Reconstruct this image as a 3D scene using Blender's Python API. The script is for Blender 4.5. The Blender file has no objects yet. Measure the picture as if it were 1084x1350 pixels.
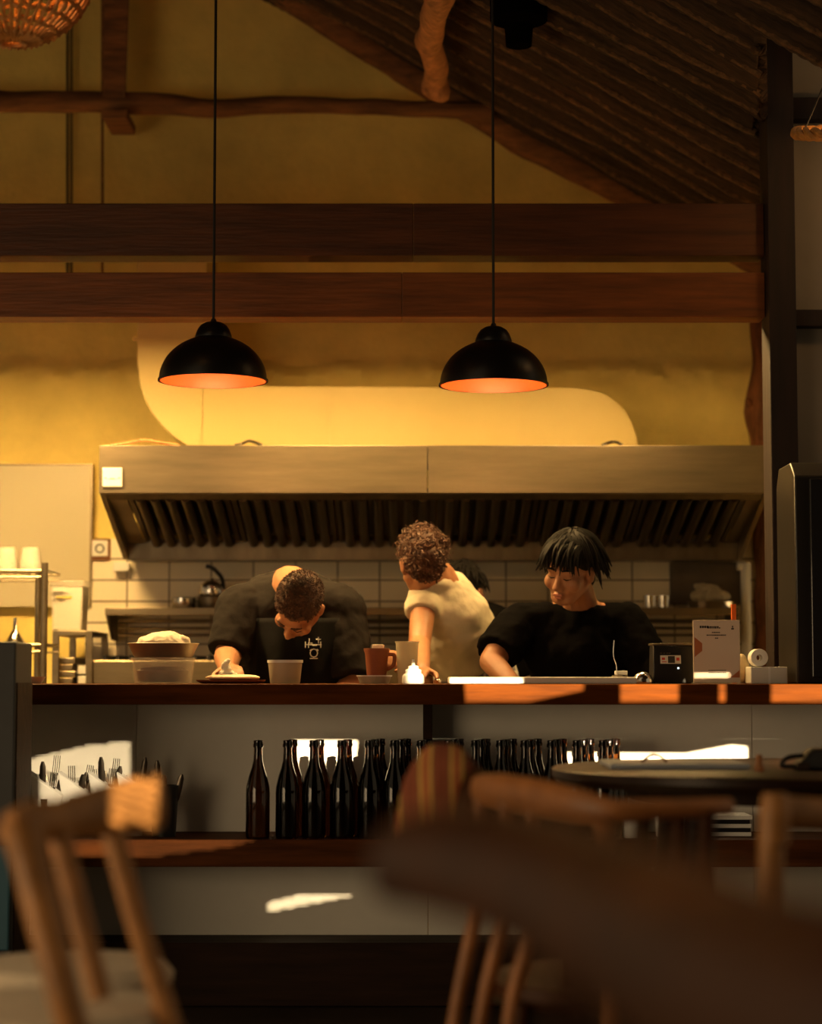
import bpy, bmesh, math, random
from mathutils import Vector, Matrix, Quaternion, noise
rnd = random.Random(11)
SC = bpy.context.scene
COL = SC.collection
PI = math.pi
V = Vector

# ---------------------------------------------------------------- camera
FPX = 2780.0
TILT = math.atan(0.0784)
CZ = 1.0
cam_d = bpy.data.cameras.new('camera')
cam = bpy.data.objects.new('camera', cam_d)
COL.objects.link(cam)
cam.location = (0, 0, CZ)
cam.rotation_euler = (PI / 2 + TILT, 0, 0)
cam_d.sensor_fit = 'VERTICAL'
cam_d.sensor_height = 36
cam_d.lens = FPX / 1350 * 36
cam_d.clip_start = 0.05
cam_d.dof.use_dof = True
cam_d.dof.focus_distance = 6.72
cam_d.dof.aperture_fstop = 1.75
SC.camera = cam


def P(px, py, d):
    """the point at forward distance d (metres along +y) that the photo shows at pixel px, py"""
    x = (px - 542) / FPX
    y = (675 - py) / FPX
    c, s = math.cos(TILT), math.sin(TILT)
    r = V((x, c - y * s, s + y * c))
    r *= d / r.y
    return r + V((0, 0, CZ))


def X(px, d):
    return P(px, 675, d).x


def Z(py, d):
    return P(542, py, d).z


def L(n, d):
    return n * d / FPX


# ---------------------------------------------------------------- materials
def srgb(r, g, b):
    f = lambda c: (c / 255 / 12.92) if c / 255 <= .04045 else ((c / 255 + .055) / 1.055) ** 2.4
    return (f(r), f(g), f(b))


MATS = {}


def mat(name, col, rough=.6, metal=0, var=0.0, scale=6, stretch=(1, 1, 1), bump=0.0, bscale=None, spec=.5,
        trans=0.0, ior=1.45, emit=None, estr=0, alpha=1.0, sss=0.0, sheen=0.0, coat=0.0, col2=None):
    m = bpy.data.materials.new(name)
    m.use_nodes = True
    nt = m.node_tree
    b = nt.nodes['Principled BSDF']
    b.inputs['Base Color'].default_value = (*col, 1)
    b.inputs['Roughness'].default_value = rough
    b.inputs['Metallic'].default_value = metal
    b.inputs['Specular IOR Level'].default_value = spec
    b.inputs['IOR'].default_value = ior
    b.inputs['Transmission Weight'].default_value = trans
    b.inputs['Alpha'].default_value = alpha
    b.inputs['Coat Weight'].default_value = coat
    if sheen:
        b.inputs['Sheen Weight'].default_value = sheen
    if sss:
        b.inputs['Subsurface Weight'].default_value = sss
        b.inputs['Subsurface Radius'].default_value = (.02, .008, .004)
    if emit:
        b.inputs['Emission Color'].default_value = (*emit, 1)
        b.inputs['Emission Strength'].default_value = estr
    tc = nt.nodes.new('ShaderNodeTexCoord')
    mp = nt.nodes.new('ShaderNodeMapping')
    mp.inputs['Scale'].default_value = stretch
    nt.links.new(tc.outputs['Object'], mp.inputs['Vector'])
    if var or col2:
        n = nt.nodes.new('ShaderNodeTexNoise')
        n.inputs['Scale'].default_value = scale
        n.inputs['Detail'].default_value = 5
        n.inputs['Roughness'].default_value = .6
        nt.links.new(mp.outputs['Vector'], n.inputs['Vector'])
        r = nt.nodes.new('ShaderNodeValToRGB')
        r.color_ramp.elements[0].position = .32
        r.color_ramp.elements[1].position = .68
        c2 = col2 or tuple(c * (1 + var) for c in col)
        r.color_ramp.elements[0].color = (*[c * (1 - var) for c in col], 1)
        r.color_ramp.elements[1].color = (*c2, 1)
        nt.links.new(n.outputs['Fac'], r.inputs['Fac'])
        nt.links.new(r.outputs['Color'], b.inputs['Base Color'])
    if bump:
        n2 = nt.nodes.new('ShaderNodeTexNoise')
        n2.inputs['Scale'].default_value = bscale or scale
        n2.inputs['Detail'].default_value = 6
        nt.links.new(mp.outputs['Vector'], n2.inputs['Vector'])
        bp = nt.nodes.new('ShaderNodeBump')
        bp.inputs['Strength'].default_value = bump
        bp.inputs['Distance'].default_value = .02
        nt.links.new(n2.outputs['Fac'], bp.inputs['Height'])
        nt.links.new(bp.outputs['Normal'], b.inputs['Normal'])
    MATS[name] = m
    return m


PLASTER = mat('plaster', (.82, .63, .18), .85, var=.16, scale=2.2, bump=.35, bscale=14)
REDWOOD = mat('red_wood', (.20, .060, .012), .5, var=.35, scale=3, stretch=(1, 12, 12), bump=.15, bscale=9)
REDWOOD_SHADED = mat('shaded_red_wood', (.085, .025, .006), .5, var=.35, scale=3, stretch=(1, 12, 12), bump=.15, bscale=9)  # darkened red wood: the upper beam's weaker light is put into the colour
DARKWOOD = mat('dark_wood', (.022, .009, .004), .65, spec=.2, var=.4, scale=3, stretch=(1, 10, 10), bump=.12)
POSTWOOD = mat('post_wood', (.015, .006, .004), .7, var=.4, scale=3, stretch=(10, 10, 1), bump=.15)
SHELFWOOD = mat('shelf_wood', (.085, .025, .005), .6, spec=.1, var=.45, scale=3, stretch=(1, 10, 10), bump=.12)
COUNTERWOOD = mat('counter_wood', (.085, .021, .0013), .6, var=.4, scale=3, stretch=(1, 10, 10), bump=.1, spec=.05)
CHAIRWOOD = mat('chair_wood', (.33, .125, .034), .42, var=.3, scale=5, stretch=(3, 3, 3), bump=.06)
LIGHTCHAIR = mat('light_chair_wood', (.38, .17, .05), .42, var=.3, scale=5, stretch=(3, 3, 3), bump=.06)
DARKCHAIR = mat('dark_chair_wood', (.05, .015, .003), .45, var=.3, scale=5, stretch=(3, 3, 3), bump=.06, spec=.15)
LOG = mat('log', (.2, .085, .028), .8, var=.45, scale=5, stretch=(1, 6, 6), bump=.5, bscale=8)
PALELOG = mat('pale_log', (.5, .22, .08), .8, var=.35, scale=8, stretch=(4, 4, 1), bump=.5, bscale=8)
BARK = mat('bark', (.16, .06, .02), .85, var=.5, scale=7, stretch=(5, 5, 1), bump=.7, bscale=9)
THATCH = mat('thatch', (.045, .023, .009), .9, var=.55, scale=6, stretch=(1.2, 20, 1.2), bump=.25, bscale=8)
KFLOOR = mat('pale_bounce_floor', (.62, .52, .38), .4, var=.08, scale=3)  # unseen floor, made pale to bounce light up to the wall tiles
STRAW = mat('straw', (.115, .060, .023), .85, var=.6, scale=40, bump=.5, bscale=60)
PANEL = mat('panel', (.80, .77, .70), .5, var=.06, scale=3, bump=.03)
FLOORM = mat('floor_concrete', (.04, .026, .016), .5, var=.3, scale=4, bump=.1)
STEEL = mat('steel', (.27, .215, .135), .38, 1.0, var=.14, scale=3, stretch=(1, 1, 8), bump=.04)
BOWLSTEEL = mat('bowl_steel', (.26, .22, .165), .4, .6)
STEELD = mat('dark_steel', (.20, .165, .115), .42, 1.0, var=.25, scale=4, stretch=(3, 3, 1))
CHROME = mat('chrome', (.75, .72, .66), .18, 1.0)
DUCTM = mat('duct_paint', (.60, .46, .165), .5, var=.04, scale=2)
WHITEBOARD = mat('whiteboard', (.54, .48, .31), .35)
WHITE = mat('white_plastic', (.72, .70, .63), .4)
PAPER = mat('paper', (.88, .86, .82), .8, bump=.1, bscale=30)
BLACKM = mat('black_enamel', (.006, .005, .005), .36, spec=.5)
BLACKP = mat('black_plastic', (.012, .011, .011), .42)
COPPER = mat('copper_inner', (.38, .065, .006), .5, var=.06, scale=9)
BULBM = mat('bulb', (1, .8, .5), .3, emit=(1, .45, .12), estr=9)
CORDM = mat('cord', (.01, .008, .007), .6)
CLEAR = mat('clear_plastic', (.74, .68, .55), .12, trans=.0, alpha=.34)
FROST = mat('frosted_plastic', (.58, .50, .34), .45, alpha=.6)
BEIGE = mat('beige_fabric', (.62, .51, .37), .95, var=.12, scale=60, bump=.3, bscale=180)
BROWNGLASS = mat('brown_glass', (.075, .022, .004), .06, trans=1.0, ior=1.5)
SKINM = mat('skin', (.42, .185, .085), .5, var=.08, scale=20, sss=.08, bump=.05, bscale=90)
SKIND = mat('tan_skin', (.30, .135, .065), .5, var=.08, scale=20, sss=.08, bump=.05, bscale=90)
BLACKT = mat('black_cotton', (.004, .0036, .0036), 1.0, bump=.5, bscale=9, spec=.03)
GREYT = mat('charcoal_cotton', (.017, .014, .012), .95, bump=.5, bscale=9, spec=.12)
CREAMT = mat('cream_cotton', (.56, .49, .35), .9, bump=.55, bscale=8, spec=.2)
APRONM = mat('black_apron', (.005, .0045, .004), .95, bump=.3, bscale=12, spec=.2)
HAIRK = mat('black_hair', (.006, .005, .004), .6, spec=.15)
HAIRB = mat('brown_hair', (.075, .028, .010), .6, var=.4, scale=30)
HAIRS = mat('short_brown_hair', (.085, .038, .017), .7, var=.5, scale=60, bump=.8, bscale=160)
FROSTL = mat('milky_plastic', (.84, .78, .62), .5, alpha=.85)
TERRA = mat('terracotta', (.24, .07, .024), .6, var=.12, scale=20)
DOUGH = mat('dough', (.80, .68, .52), .7, var=.05, scale=20, bump=.3, bscale=25)
BREAD = mat('pastry', (.80, .66, .44), .75, var=.12, scale=14, bump=.4, bscale=30)
ORANGE = mat('orange_plastic', (.85, .16, .03), .4)
GREYBLUE = mat('blue_grey_paint', (.042, .044, .046), .55, var=.25, scale=3)
BLUE = mat('blue_paint', (.028, .10, .15), .55, var=.1, scale=3)
SHOJI = mat('grey_wall_paint', (.25, .22, .18), .8, var=.08, scale=3)
GOLDW = mat('rattan', (.50, .22, .05), .6, var=.35, scale=30)
REDMARK = mat('red_ink', (.6, .05, .03), .6)
BLACKINK = mat('dark_ink', (.04, .035, .03), .7)
WHITEINK = mat('white_ink', (.7, .68, .62), .7)
GLASSM = mat('dark_glass', (.02, .02, .022), .08, spec=.6)
CUPGLASS = mat('cup_glass', (.75, .74, .70), .1, alpha=.45)
PINKCARD = mat('card', (.80, .64, .50), .55)
TABLEM = mat('table_wood', (.022, .009, .004), .35, spec=.25, var=.3, scale=3, stretch=(1, 8, 8))
TRAYM = mat('board_white', (.80, .78, .72), .3)


# ---------------------------------------------------------------- mesh builders
WM = {}


class MB:
    def __init__(self):
        self.bm = bmesh.new()

    def box(self, x0, x1, y0, y1, z0, z1, M=None):
        c = V(((x0 + x1) / 2, (y0 + y1) / 2, (z0 + z1) / 2))
        T = Matrix.Translation(c) @ Matrix.Diagonal((abs(x1 - x0), abs(y1 - y0), abs(z1 - z0), 1))
        bmesh.ops.create_cube(self.bm, size=1, matrix=(M @ T if M else T))
        return self

    def hexa(self, pts):
        """8 corners: bottom loop of four then top loop of four"""
        v = [self.bm.verts.new(p) for p in pts]
        for f in ((3, 2, 1, 0), (4, 5, 6, 7), (0, 1, 5, 4), (1, 2, 6, 5), (2, 3, 7, 6), (3, 0, 4, 7)):
            self.bm.faces.new([v[i] for i in f])
        return self

    def prism(self, pts, vec):
        vec = V(vec)
        a = [self.bm.verts.new(p) for p in pts]
        b = [self.bm.verts.new(V(p) + vec) for p in pts]
        n = len(a)
        self.bm.faces.new(a[::-1])
        self.bm.faces.new(b)
        for i in range(n):
            j = (i + 1) % n
            self.bm.faces.new((a[i], a[j], b[j], b[i]))
        return self

    def lathe(self, prof, c=(0, 0, 0), seg=28, M=None, closed=False):
        c = V(c)
        rings = []
        for r, z in prof:
            if r < 1e-6:
                p = V((0, 0, z))
                rings.append([self.bm.verts.new((M @ p if M else p) + c)])
            else:
                rr = []
                for k in range(seg):
                    a = 2 * PI * k / seg
                    p = V((r * math.cos(a), r * math.sin(a), z))
                    rr.append(self.bm.verts.new((M @ p if M else p) + c))
                rings.append(rr)
        prs = list(zip(rings, rings[1:]))
        if closed:
            prs.append((rings[-1], rings[0]))
        for A, B in prs:
            if len(A) == 1 and len(B) == 1:
                continue
            for k in range(seg):
                k2 = (k + 1) % seg
                if len(A) == 1:
                    self.bm.faces.new((A[0], B[k2], B[k]))
                elif len(B) == 1:
                    self.bm.faces.new((A[k], A[k2], B[0]))
                else:
                    self.bm.faces.new((A[k], A[k2], B[k2], B[k]))
        return self

    def tube(self, pts, rad, seg=10, caps=True, flat=1.0, up=None):
        """a tube along pts; rad one number or one per point; flat squashes the section (relative to `up`)"""
        pts = [V(p) for p in pts]
        n = len(pts)
        if not hasattr(rad, '__len__'):
            rad = [rad] * n
        t0 = (pts[1] - pts[0]).normalized()
        ref = V(up) if up else (V((0, 0, 1)) if abs(t0.z) < .9 else V((1, 0, 0)))
        nx = t0.cross(ref).normalized()
        rings = []
        for i in range(n):
            t = (pts[min(i + 1, n - 1)] - pts[max(i - 1, 0)])
            if t.length < 1e-9:
                t = t0
            t.normalize()
            if up:
                nx = t.cross(ref).normalized()
            else:
                nx = (nx - t * nx.dot(t)).normalized()
            ny = nx.cross(t).normalized()
            r = rad[i]
            r1, r2 = (r * flat, r) if not isinstance(r, tuple) else r
            rings.append([self.bm.verts.new(pts[i] + nx * (r1 * math.cos(2 * PI * k / seg)) + ny * (r2 * math.sin(2 * PI * k / seg))) for k in range(seg)])
        for A, B in zip(rings, rings[1:]):
            for k in range(seg):
                k2 = (k + 1) % seg
                self.bm.faces.new((A[k], A[k2], B[k2], B[k]))
        if caps:
            self.bm.faces.new(rings[0][::-1])
            self.bm.faces.new(rings[-1])
        return self

    def ell(self, c, r, rot=None, sub=3):
        if not hasattr(r, '__len__'):
            r = (r, r, r)
        T = Matrix.Translation(V(c)) @ (rot.to_4x4() if rot is not None else Matrix()) @ Matrix.Diagonal((*r, 1))
        bmesh.ops.create_icosphere(self.bm, subdivisions=sub, radius=1, matrix=T)
        return self

    def cap(self, a, b, ra, rb, seg=14, round_a=True, round_b=True, flat=1.0, up=None):
        self.tube([a, b], [ra, rb], seg, flat=flat, up=up)
        if round_a:
            self.ell(a, ra, sub=2)
        if round_b:
            self.ell(b, rb, sub=2)
        return self

    def grid(self, f, nu, nv):
        vs = [[self.bm.verts.new(f(i / nu, j / nv)) for j in range(nv + 1)] for i in range(nu + 1)]
        for i in range(nu):
            for j in range(nv):
                self.bm.faces.new((vs[i][j], vs[i + 1][j], vs[i + 1][j + 1], vs[i][j + 1]))
        return self

    def build(self, name, m, parent=None, smooth=True, bevel=0, solid=0, remesh=0, smit=0, disp=None, recalc=True, local=False, sub=0):
        bm = self.bm
        if recalc:
            bmesh.ops.recalc_face_normals(bm, faces=bm.faces)
        if smooth:
            for f in bm.faces:
                f.smooth = True
            for e in bm.edges:
                if len(e.link_faces) == 2:
                    if e.calc_face_angle(0) > math.radians(38):
                        e.smooth = False
        base = V((0, 0, 0))
        if parent is None and not local and len(bm.verts):
            xs = [v.co for v in bm.verts]
            base = V(((min(p.x for p in xs) + max(p.x for p in xs)) / 2, (min(p.y for p in xs) + max(p.y for p in xs)) / 2, min(p.z for p in xs)))
            bmesh.ops.translate(bm, verts=bm.verts, vec=-base)
        me = bpy.data.meshes.new(name)
        bm.to_mesh(me)
        bm.free()
        for mm in (m if isinstance(m, (list, tuple)) else [m]):
            me.materials.append(mm)
        o = bpy.data.objects.new(name, me)
        COL.objects.link(o)
        o.location = base
        WM[o.name] = Matrix.Translation(base)
        if parent is not None:
            o.parent = parent
            o.matrix_parent_inverse = WM[parent.name].inverted()
        if bevel:
            md = o.modifiers.new('bevel', 'BEVEL')
            md.width = bevel
            md.segments = 2
            md.limit_method = 'ANGLE'
        if solid:
            md = o.modifiers.new('solid', 'SOLIDIFY')
            md.thickness = solid
            md.offset = 0
        if remesh:
            md = o.modifiers.new('remesh', 'REMESH')
            md.mode = 'VOXEL'
            md.voxel_size = remesh
            md.use_smooth_shade = True
            if smit:
                ms = o.modifiers.new('smooth', 'SMOOTH')
                ms.factor = .5
                ms.iterations = smit
        if disp:
            tx = bpy.data.textures.new(name, 'CLOUDS')
            tx.noise_scale = disp[1]
            md = o.modifiers.new('disp', 'DISPLACE')
            md.texture = tx
            md.strength = disp[0]
            md.mid_level = .5
            md.texture_coords = 'GLOBAL'
        if sub:
            md = o.modifiers.new('sub', 'SUBSURF')
            md.levels = sub
            md.render_levels = sub
        return o


def tag(o, label=None, cat=None, group=None, kind=None):
    if label:
        o['label'] = label
    if cat:
        o['category'] = cat
    if group:
        o['group'] = group
    if kind:
        o['kind'] = kind
    return o


def thing(name, label, cat, loc, group=None, kind=None):
    o = bpy.data.objects.new(name, None)
    o.empty_display_size = .05
    COL.objects.link(o)
    o.location = loc
    WM[o.name] = Matrix.Translation(V(loc))
    return tag(o, label, cat, group, kind)


def copy_tree(o, parent=None):
    c = o.copy()
    COL.objects.link(c)
    if parent is not None:
        c.parent = parent
    for ch in [k for k in o.children]:
        copy_tree(ch, c)
    return c


def boxo(name, m, x0, x1, y0, y1, z0, z1, parent=None, bevel=.003):
    return MB().box(x0, x1, y0, y1, z0, z1).build(name, m, parent, bevel=bevel, smooth=False)


def smoothcurve(pts, n):
    """Catmull-Rom through pts"""
    pts = [V(p) for p in pts]
    out = []
    for i in range(len(pts) - 1):
        p0, p1, p2, p3 = pts[max(i - 1, 0)], pts[i], pts[i + 1], pts[min(i + 2, len(pts) - 1)]
        for k in range(n):
            t = k / n
            out.append(.5 * ((2 * p1) + (p2 - p0) * t + (2 * p0 - 5 * p1 + 4 * p2 - p3) * t * t + (-p0 + 3 * p1 - 3 * p2 + p3) * t ** 3))
    out.append(pts[-1])
    return out


def lerp_list(vals, n):
    out = []
    for i in range(len(vals) - 1):
        for k in range(n):
            out.append(vals[i] + (vals[i + 1] - vals[i]) * k / n)
    out.append(vals[-1])
    return out


ORD = ['first', 'second', 'third', 'fourth', 'fifth', 'sixth', 'seventh', 'eighth', 'ninth', 'tenth', 'eleventh', 'twelfth', 'thirteenth', 'fourteenth', 'fifteenth']
# ================================================================ THE SETTING
KF = -0.12          # the kitchen floor lies a step below the dining floor
DW = 9.0            # back wall
DC = 6.35           # front edge of the counter
DPN = 6.70          # back panel of the counter
ztop = Z(902, DC)
zbot = Z(929, DC)

tag(boxo('floor', FLOORM, -5, 6, -2.2, 7.0, -.2, 0, bevel=0), kind='structure')
tag(boxo('floor_kitchen', KFLOOR, -5, 6, 7.0, 9.2, -.3, KF, bevel=0), kind='structure')

# back wall: plaster, a little thicker below a rough ledge
zl = Z(478, DW)


def wallf(u, v):
    x = -3.2 + 6.6 * u
    z = KF - .05 + 4.75 * v
    n = noise.noise((x * 1.7, z * 1.7, 2.0)) * .012
    e = noise.noise((x * 5, 3.1, 0)) * .025
    t = min(1, max(0, (zl + e - z) / .05))
    rough = noise.noise((x * 16, z * 16, 7)) * .02 * max(0, 1 - abs(z - (zl - .05)) / .10) * 1.9
    return V((x, DW - .045 * t + n + rough, z))


w = MB().grid(wallf, 230, 180)
tag(w.build('wall_back', PLASTER), kind='structure')
# tiled strip behind the cooking line
tm = bpy.data.materials.new('tiles')
tm.use_nodes = True
nt = tm.node_tree
bs = nt.nodes['Principled BSDF']
bs.inputs['Roughness'].default_value = .3
tc = nt.nodes.new('ShaderNodeTexCoord')
mp = nt.nodes.new('ShaderNodeMapping')
mp.inputs['Rotation'].default_value = (PI / 2, 0, 0)
br = nt.nodes.new('ShaderNodeTexBrick')
br.offset = 0
br.inputs['Color1'].default_value = (.86, .77, .57, 1)
br.inputs['Color2'].default_value = (.80, .71, .52, 1)
br.inputs['Mortar'].default_value = (.22, .17, .10, 1)
br.inputs['Scale'].default_value = 1
br.inputs['Mortar Size'].default_value = .004
br.inputs['Brick Width'].default_value = L(55, DW)
br.inputs['Row Height'].default_value = L(27.8, DW)
nt.links.new(tc.outputs['Object'], mp.inputs['Vector'])
nt.links.new(mp.outputs['Vector'], br.inputs['Vector'])
nt.links.new(br.outputs['Color'], bs.inputs['Base Color'])
tl = MB().box(X(118, DW), X(994, DW), DW - .085, DW - .05, KF, Z(712, DW)).build('wall_tiles', tm, smooth=False)
tag(tl, kind='structure')

px0, px1 = P(1017, 600, 7.08).x, P(1053, 600, 7.08).x
# thatched roof over the kitchen: ridges run down the slope
A0, A1 = P(370, -6, DW), P(850, 259, DW)
sl = (A1 - A0)
slope = sl.z / sl.x
xr = -1.27
zr = A0.z + (xr - A0.x) * slope


def rooff(sgn):
    """rolls of thatch side by side, each running down the slope"""
    def f(u, v):
        k = 22 + 25 * u
        s = 4.2 * v
        row = math.floor(k - 1e-6)
        ph = k - row
        y = .195 * (k + .22 * noise.noise((s * .7, k * .35, 1)))
        if sgn > 0 and 6.36 < y < 7.3:
            s = min(s, (min(px0 - .01, 1.073 + (y - 6.35) * .174) - xr) / .876)
        roll = math.sin(PI * min(1, max(0, ph)) ** .6) ** 1.4
        h = -.10 * roll * (1 + .022 * math.sin(s * 150 + row * 2.3) + .16 * noise.noise((s * 2.2, row * 3.1, 9)))
        x = xr + sgn * s * .876
        z = zr - s * .876 * abs(slope) + h + .045 + .03 * noise.noise((s * 1.2, y * 1.2, 5))
        return V((x, y, z))
    return f


rf = MB().grid(rooff(1), 400, 440)
roof = tag(rf.build('ceiling', THATCH, solid=.04), kind='structure')
# the stitched straw rib on every roll
rfun = rooff(1)
for row in range(24):
    pts = []
    for i in range(70):
        p = rfun((row + .30) / 25, i / 69)
        if pts and abs(p.x - pts[-1].x) < .02:
            break
        pts.append(p + V((0, -.012 + .012 * noise.noise((i * .35, row * 5.1, 1)), -.012 + .014 * noise.noise((i * .3, row * 3.7, 4)))))
    m = MB().tube(pts, [.013 + .006 * noise.noise((i * 1.3, row, 8)) for i in range(len(pts))], 8)
    m.build('thatch_rib', STRAW, roof)

rf = MB().grid(rooff(-1), 250, 40)
tag(rf.build('ceiling_far_slope', THATCH, solid=.04), kind='structure')


def log(pts, radii, n=8, seg=14, amp=.006):
    q = smoothcurve(pts, n)
    r = lerp_list(radii, n)
    m = MB()
    m.tube(q, r, seg)
    for v in m.bm.verts:
        v.co += V((noise.noise(v.co * 6), noise.noise(v.co * 6 + V((9, 0, 0))), noise.noise(v.co * 6 + V((0, 9, 0))))) * amp * 2
    return m


# rafter log under the roof against the gable
o = log([P(330, -40, 8.85), P(450, 40, 8.85), P(560, 108, 8.85), P(700, 190, 8.85), P(850, 268, 8.85), P(1015, 352, 8.85)], [.062, .065, .062, .062, .06, .06]).build('rafter_log', LOG)
tag(o, 'dark sloping log rafter under the thatch along the gable wall', 'rafter')
o = log([P(-330, 128, 8.72), P(-60, 134, 8.72), P(60, 133, 8.72), P(150, 134, 8.72), P(280, 142, 8.72), P(420, 139, 8.72), P(560, 143, 8.72), P(650, 149, 8.72)], [.048, .048, .045, .045, .04, .034, .034, .036]).build('collar_log', LOG)
tag(o, 'long wavy horizontal log spanning the gable below the roof', 'log')
o = log([P(578, -60, 7.1), P(575, 20, 7.6), P(568, 60, 8.0), P(574, 100, 8.25), P(577, 118, 8.3), P(578, 131, 8.35)], [.062, .058, .05, .052, .062, .035], amp=.014).build('crooked_log', PALELOG)
tag(o, 'short crooked pale log hanging down from the thatch', 'log')
kp = thing('timber_post', 'short dark squared timber post rising from the wavy log to the ridge', 'post', P(154, 128, 8.62))
m = MB()
m.hexa([P(136, 128, 8.66), P(166, 128, 8.66), P(166, 128, 8.80), P(136, 128, 8.80), P(137, -100, 8.66), P(174, -100, 8.66), P(174, -100, 8.80), P(137, -100, 8.80)])
m.build('post_shaft', LOG, kp, bevel=.006, smooth=False)
MB().box(X(130, 8.6), X(163, 8.6), 8.58, 8.85, Z(158, 8.6), Z(146, 8.6)).build('peg', LOG, kp, bevel=.004, smooth=False)

px0, px1 = P(1017, 600, 7.08).x, P(1053, 600, 7.08).x
# the two long beams, and the tall post that carries them
DB = 7.15
for nm, ya, yb, bmat, lab in (('timber_beam', 268, 337, REDWOOD_SHADED, 'upper and thicker of the two dark red timber beams across the kitchen'),
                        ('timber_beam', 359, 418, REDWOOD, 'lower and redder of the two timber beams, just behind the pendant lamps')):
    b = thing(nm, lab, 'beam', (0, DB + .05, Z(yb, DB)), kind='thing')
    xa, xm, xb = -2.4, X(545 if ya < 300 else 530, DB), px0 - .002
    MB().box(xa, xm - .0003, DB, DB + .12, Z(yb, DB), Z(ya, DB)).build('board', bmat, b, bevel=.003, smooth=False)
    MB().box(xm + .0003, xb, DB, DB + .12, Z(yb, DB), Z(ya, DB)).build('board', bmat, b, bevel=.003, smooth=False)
px0, px1 = P(1017, 600, 7.08).x, P(1053, 600, 7.08).x
o = MB().box(px0, px1, 7.08, 7.24, KF, 3.9).build('timber_post', POSTWOOD, bevel=.004, smooth=False)
tag(o, 'tall nearly black timber post at the right end of the beams', 'post', kind='thing')

# right wall: grey panels between dark rails
tag(boxo('wall_right', SHOJI, px1 + .002, 3.6, 7.2, 7.25, KF, 3.7, bevel=0), kind='structure')
for i, (ya, yb) in enumerate(((128, 157), (408, 430))):
    tag(boxo('trim_%d' % (i + 1), POSTWOOD, px1 + .002, 3.6, 7.14, 7.2, Z(yb, 7.14), Z(ya, 7.14)), kind='structure')
o = log([P(1000, -30, 7.0), P(1050, 30, 7.0), P(1130, 78, 7.0), P(1250, 150, 7.0)], [.045, .045, .045, .045]).build('brace_log', BARK)
tag(o, 'dark sloping log brace crossing the top of the right wall', 'log')
# rough log against the back wall at the right end of the hood
o = log([P(1010, 930, 8.9), P(1008, 800, 8.9), P(1008, 700, 8.9), P(1006, 590, 8.9), P(1002, 540, 8.9), P(1005, 480, 8.9), P(1003, 400, 8.9)], [.05, .045, .045, .05, .06, .045, .05], amp=.012)
o.cap(P(995, 545, 8.9), P(986, 528, 8.86), .03, .012)
o = o.build('knotty_log', BARK)
tag(o, 'upright knotty log against the back wall, right of the duct', 'log')

# electrical conduits on the gable wall
for i, (px, yb, lab) in enumerate(((89, 420, 'thin grey conduit left of the short timber post on the gable wall'), (94, 420, 'thin conduit right beside the leftmost conduit on the gable wall'), (135, 420, 'thin brown conduit running down below the peg of the timber post'))):
    o = MB().tube([P(px, -60, 8.93), P(px, yb, 8.93)], .006, 8).build('conduit', STEELD if i < 2 else LOG)
    tag(o, lab, 'conduit')

# unseen wall added as a gobo, its openings cut to shape the sun patches
SD = V((-.30, 1.0, -.32))
YR = -2.0


def G(px, py, d):
    p = P(px, py, d)
    q = p - SD * (p.y - YR)
    return V((q.x, YR, q.z))


HOLES = [
    ([(612, 897), (770, 897), (770, 910), (697, 925.5), (614, 925.5)], 6.35),
    ([(818, 898), (895, 898), (895, 925.5), (818, 925.5)], 6.35),
    ([(948, 899), (957, 899), (957, 925.5), (948, 925.5)], 6.35),
    ([(1017, 896), (1100, 896), (1100, 925.5), (1017, 925.5)], 6.35),
    ([(386, 977), (471, 977), (468, 1006), (390, 1006)], 6.70),
    ([(735, 993), (905, 994), (965, 983), (985, 985), (985, 1008), (735, 1008)], 6.70),
    ([(812, 1083), (990, 1086), (990, 1100), (985, 1112), (812, 1112)], 6.42),
    ([(594, 892), (690, 892), (690, 903), (594, 903)], 6.57),
    ([(914, 889), (962, 888.5), (962, 891.5), (914, 892)], 6.66),
    ([(540, 876), (560, 870), (560, 901), (537, 901)], 6.63),
]


def clip(pts, y, keep_below):
    """the part of a polygon above / below a horizontal line"""
    out = []
    for (a, b_) in zip(pts, pts[1:] + pts[:1]):
        ia, ib = ((p[1] >= y) == keep_below for p in (a, b_))
        if ia:
            out.append(a)
        if ia != ib:
            t = (y - a[1]) / (b_[1] - a[1])
            out.append((a[0] + (b_[0] - a[0]) * t, y))
    return out


# slit openings made up to weaken the sun in these patches
for pts, d, pitch, gap in (([(40, 1000), (115, 983), (150, 979), (172, 979), (172, 1085), (150, 1100), (40, 1102)], 6.70, 3.6, 1.5),
                           ([(352, 1190), (392, 1180), (471, 1180), (353, 1203)], 6.70, 3.6, 1.7),
                           ([(136, 1040), (216, 1015), (210, 1085), (135, 1102)], 3.25, 13.0, 6.0),
                           ([(720, 1105), (900, 1145), (1090, 1200), (1090, 1280), (900, 1220), (720, 1160)], 1.2, 36.0, 15.0),  # slits added to give the near chair rail its sheen
                           ([(60, 1102), (345, 1105), (300, 1118), (190, 1131), (60, 1131)], 6.37, 4.0, 1.8)):
    ys = [p[1] for p in pts]
    y = min(ys) + .5
    while y < max(ys) - 1:
        q = clip(clip(pts, y, True), y + gap, False)
        if len(q) > 2:
            q = [p for i, p in enumerate(q) if (V(p) - V(q[i - 1])).length > .2]
            if len(q) > 2:
                HOLES.append((q, d))
        y += pitch
wb = bmesh.new()
loops = [[V((-3.2, YR, 0)), V((6.5, YR, 0)), V((6.5, YR, 9.0)), V((-3.2, YR, 9.0))]] + [[G(a, b_, d) for a, b_ in pts] for pts, d in HOLES]
eds = []
for lp in loops:
    vs = [wb.verts.new(p) for p in lp]
    for i in range(len(vs)):
        eds.append(wb.edges.new((vs[i], vs[(i + 1) % len(vs)])))
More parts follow.
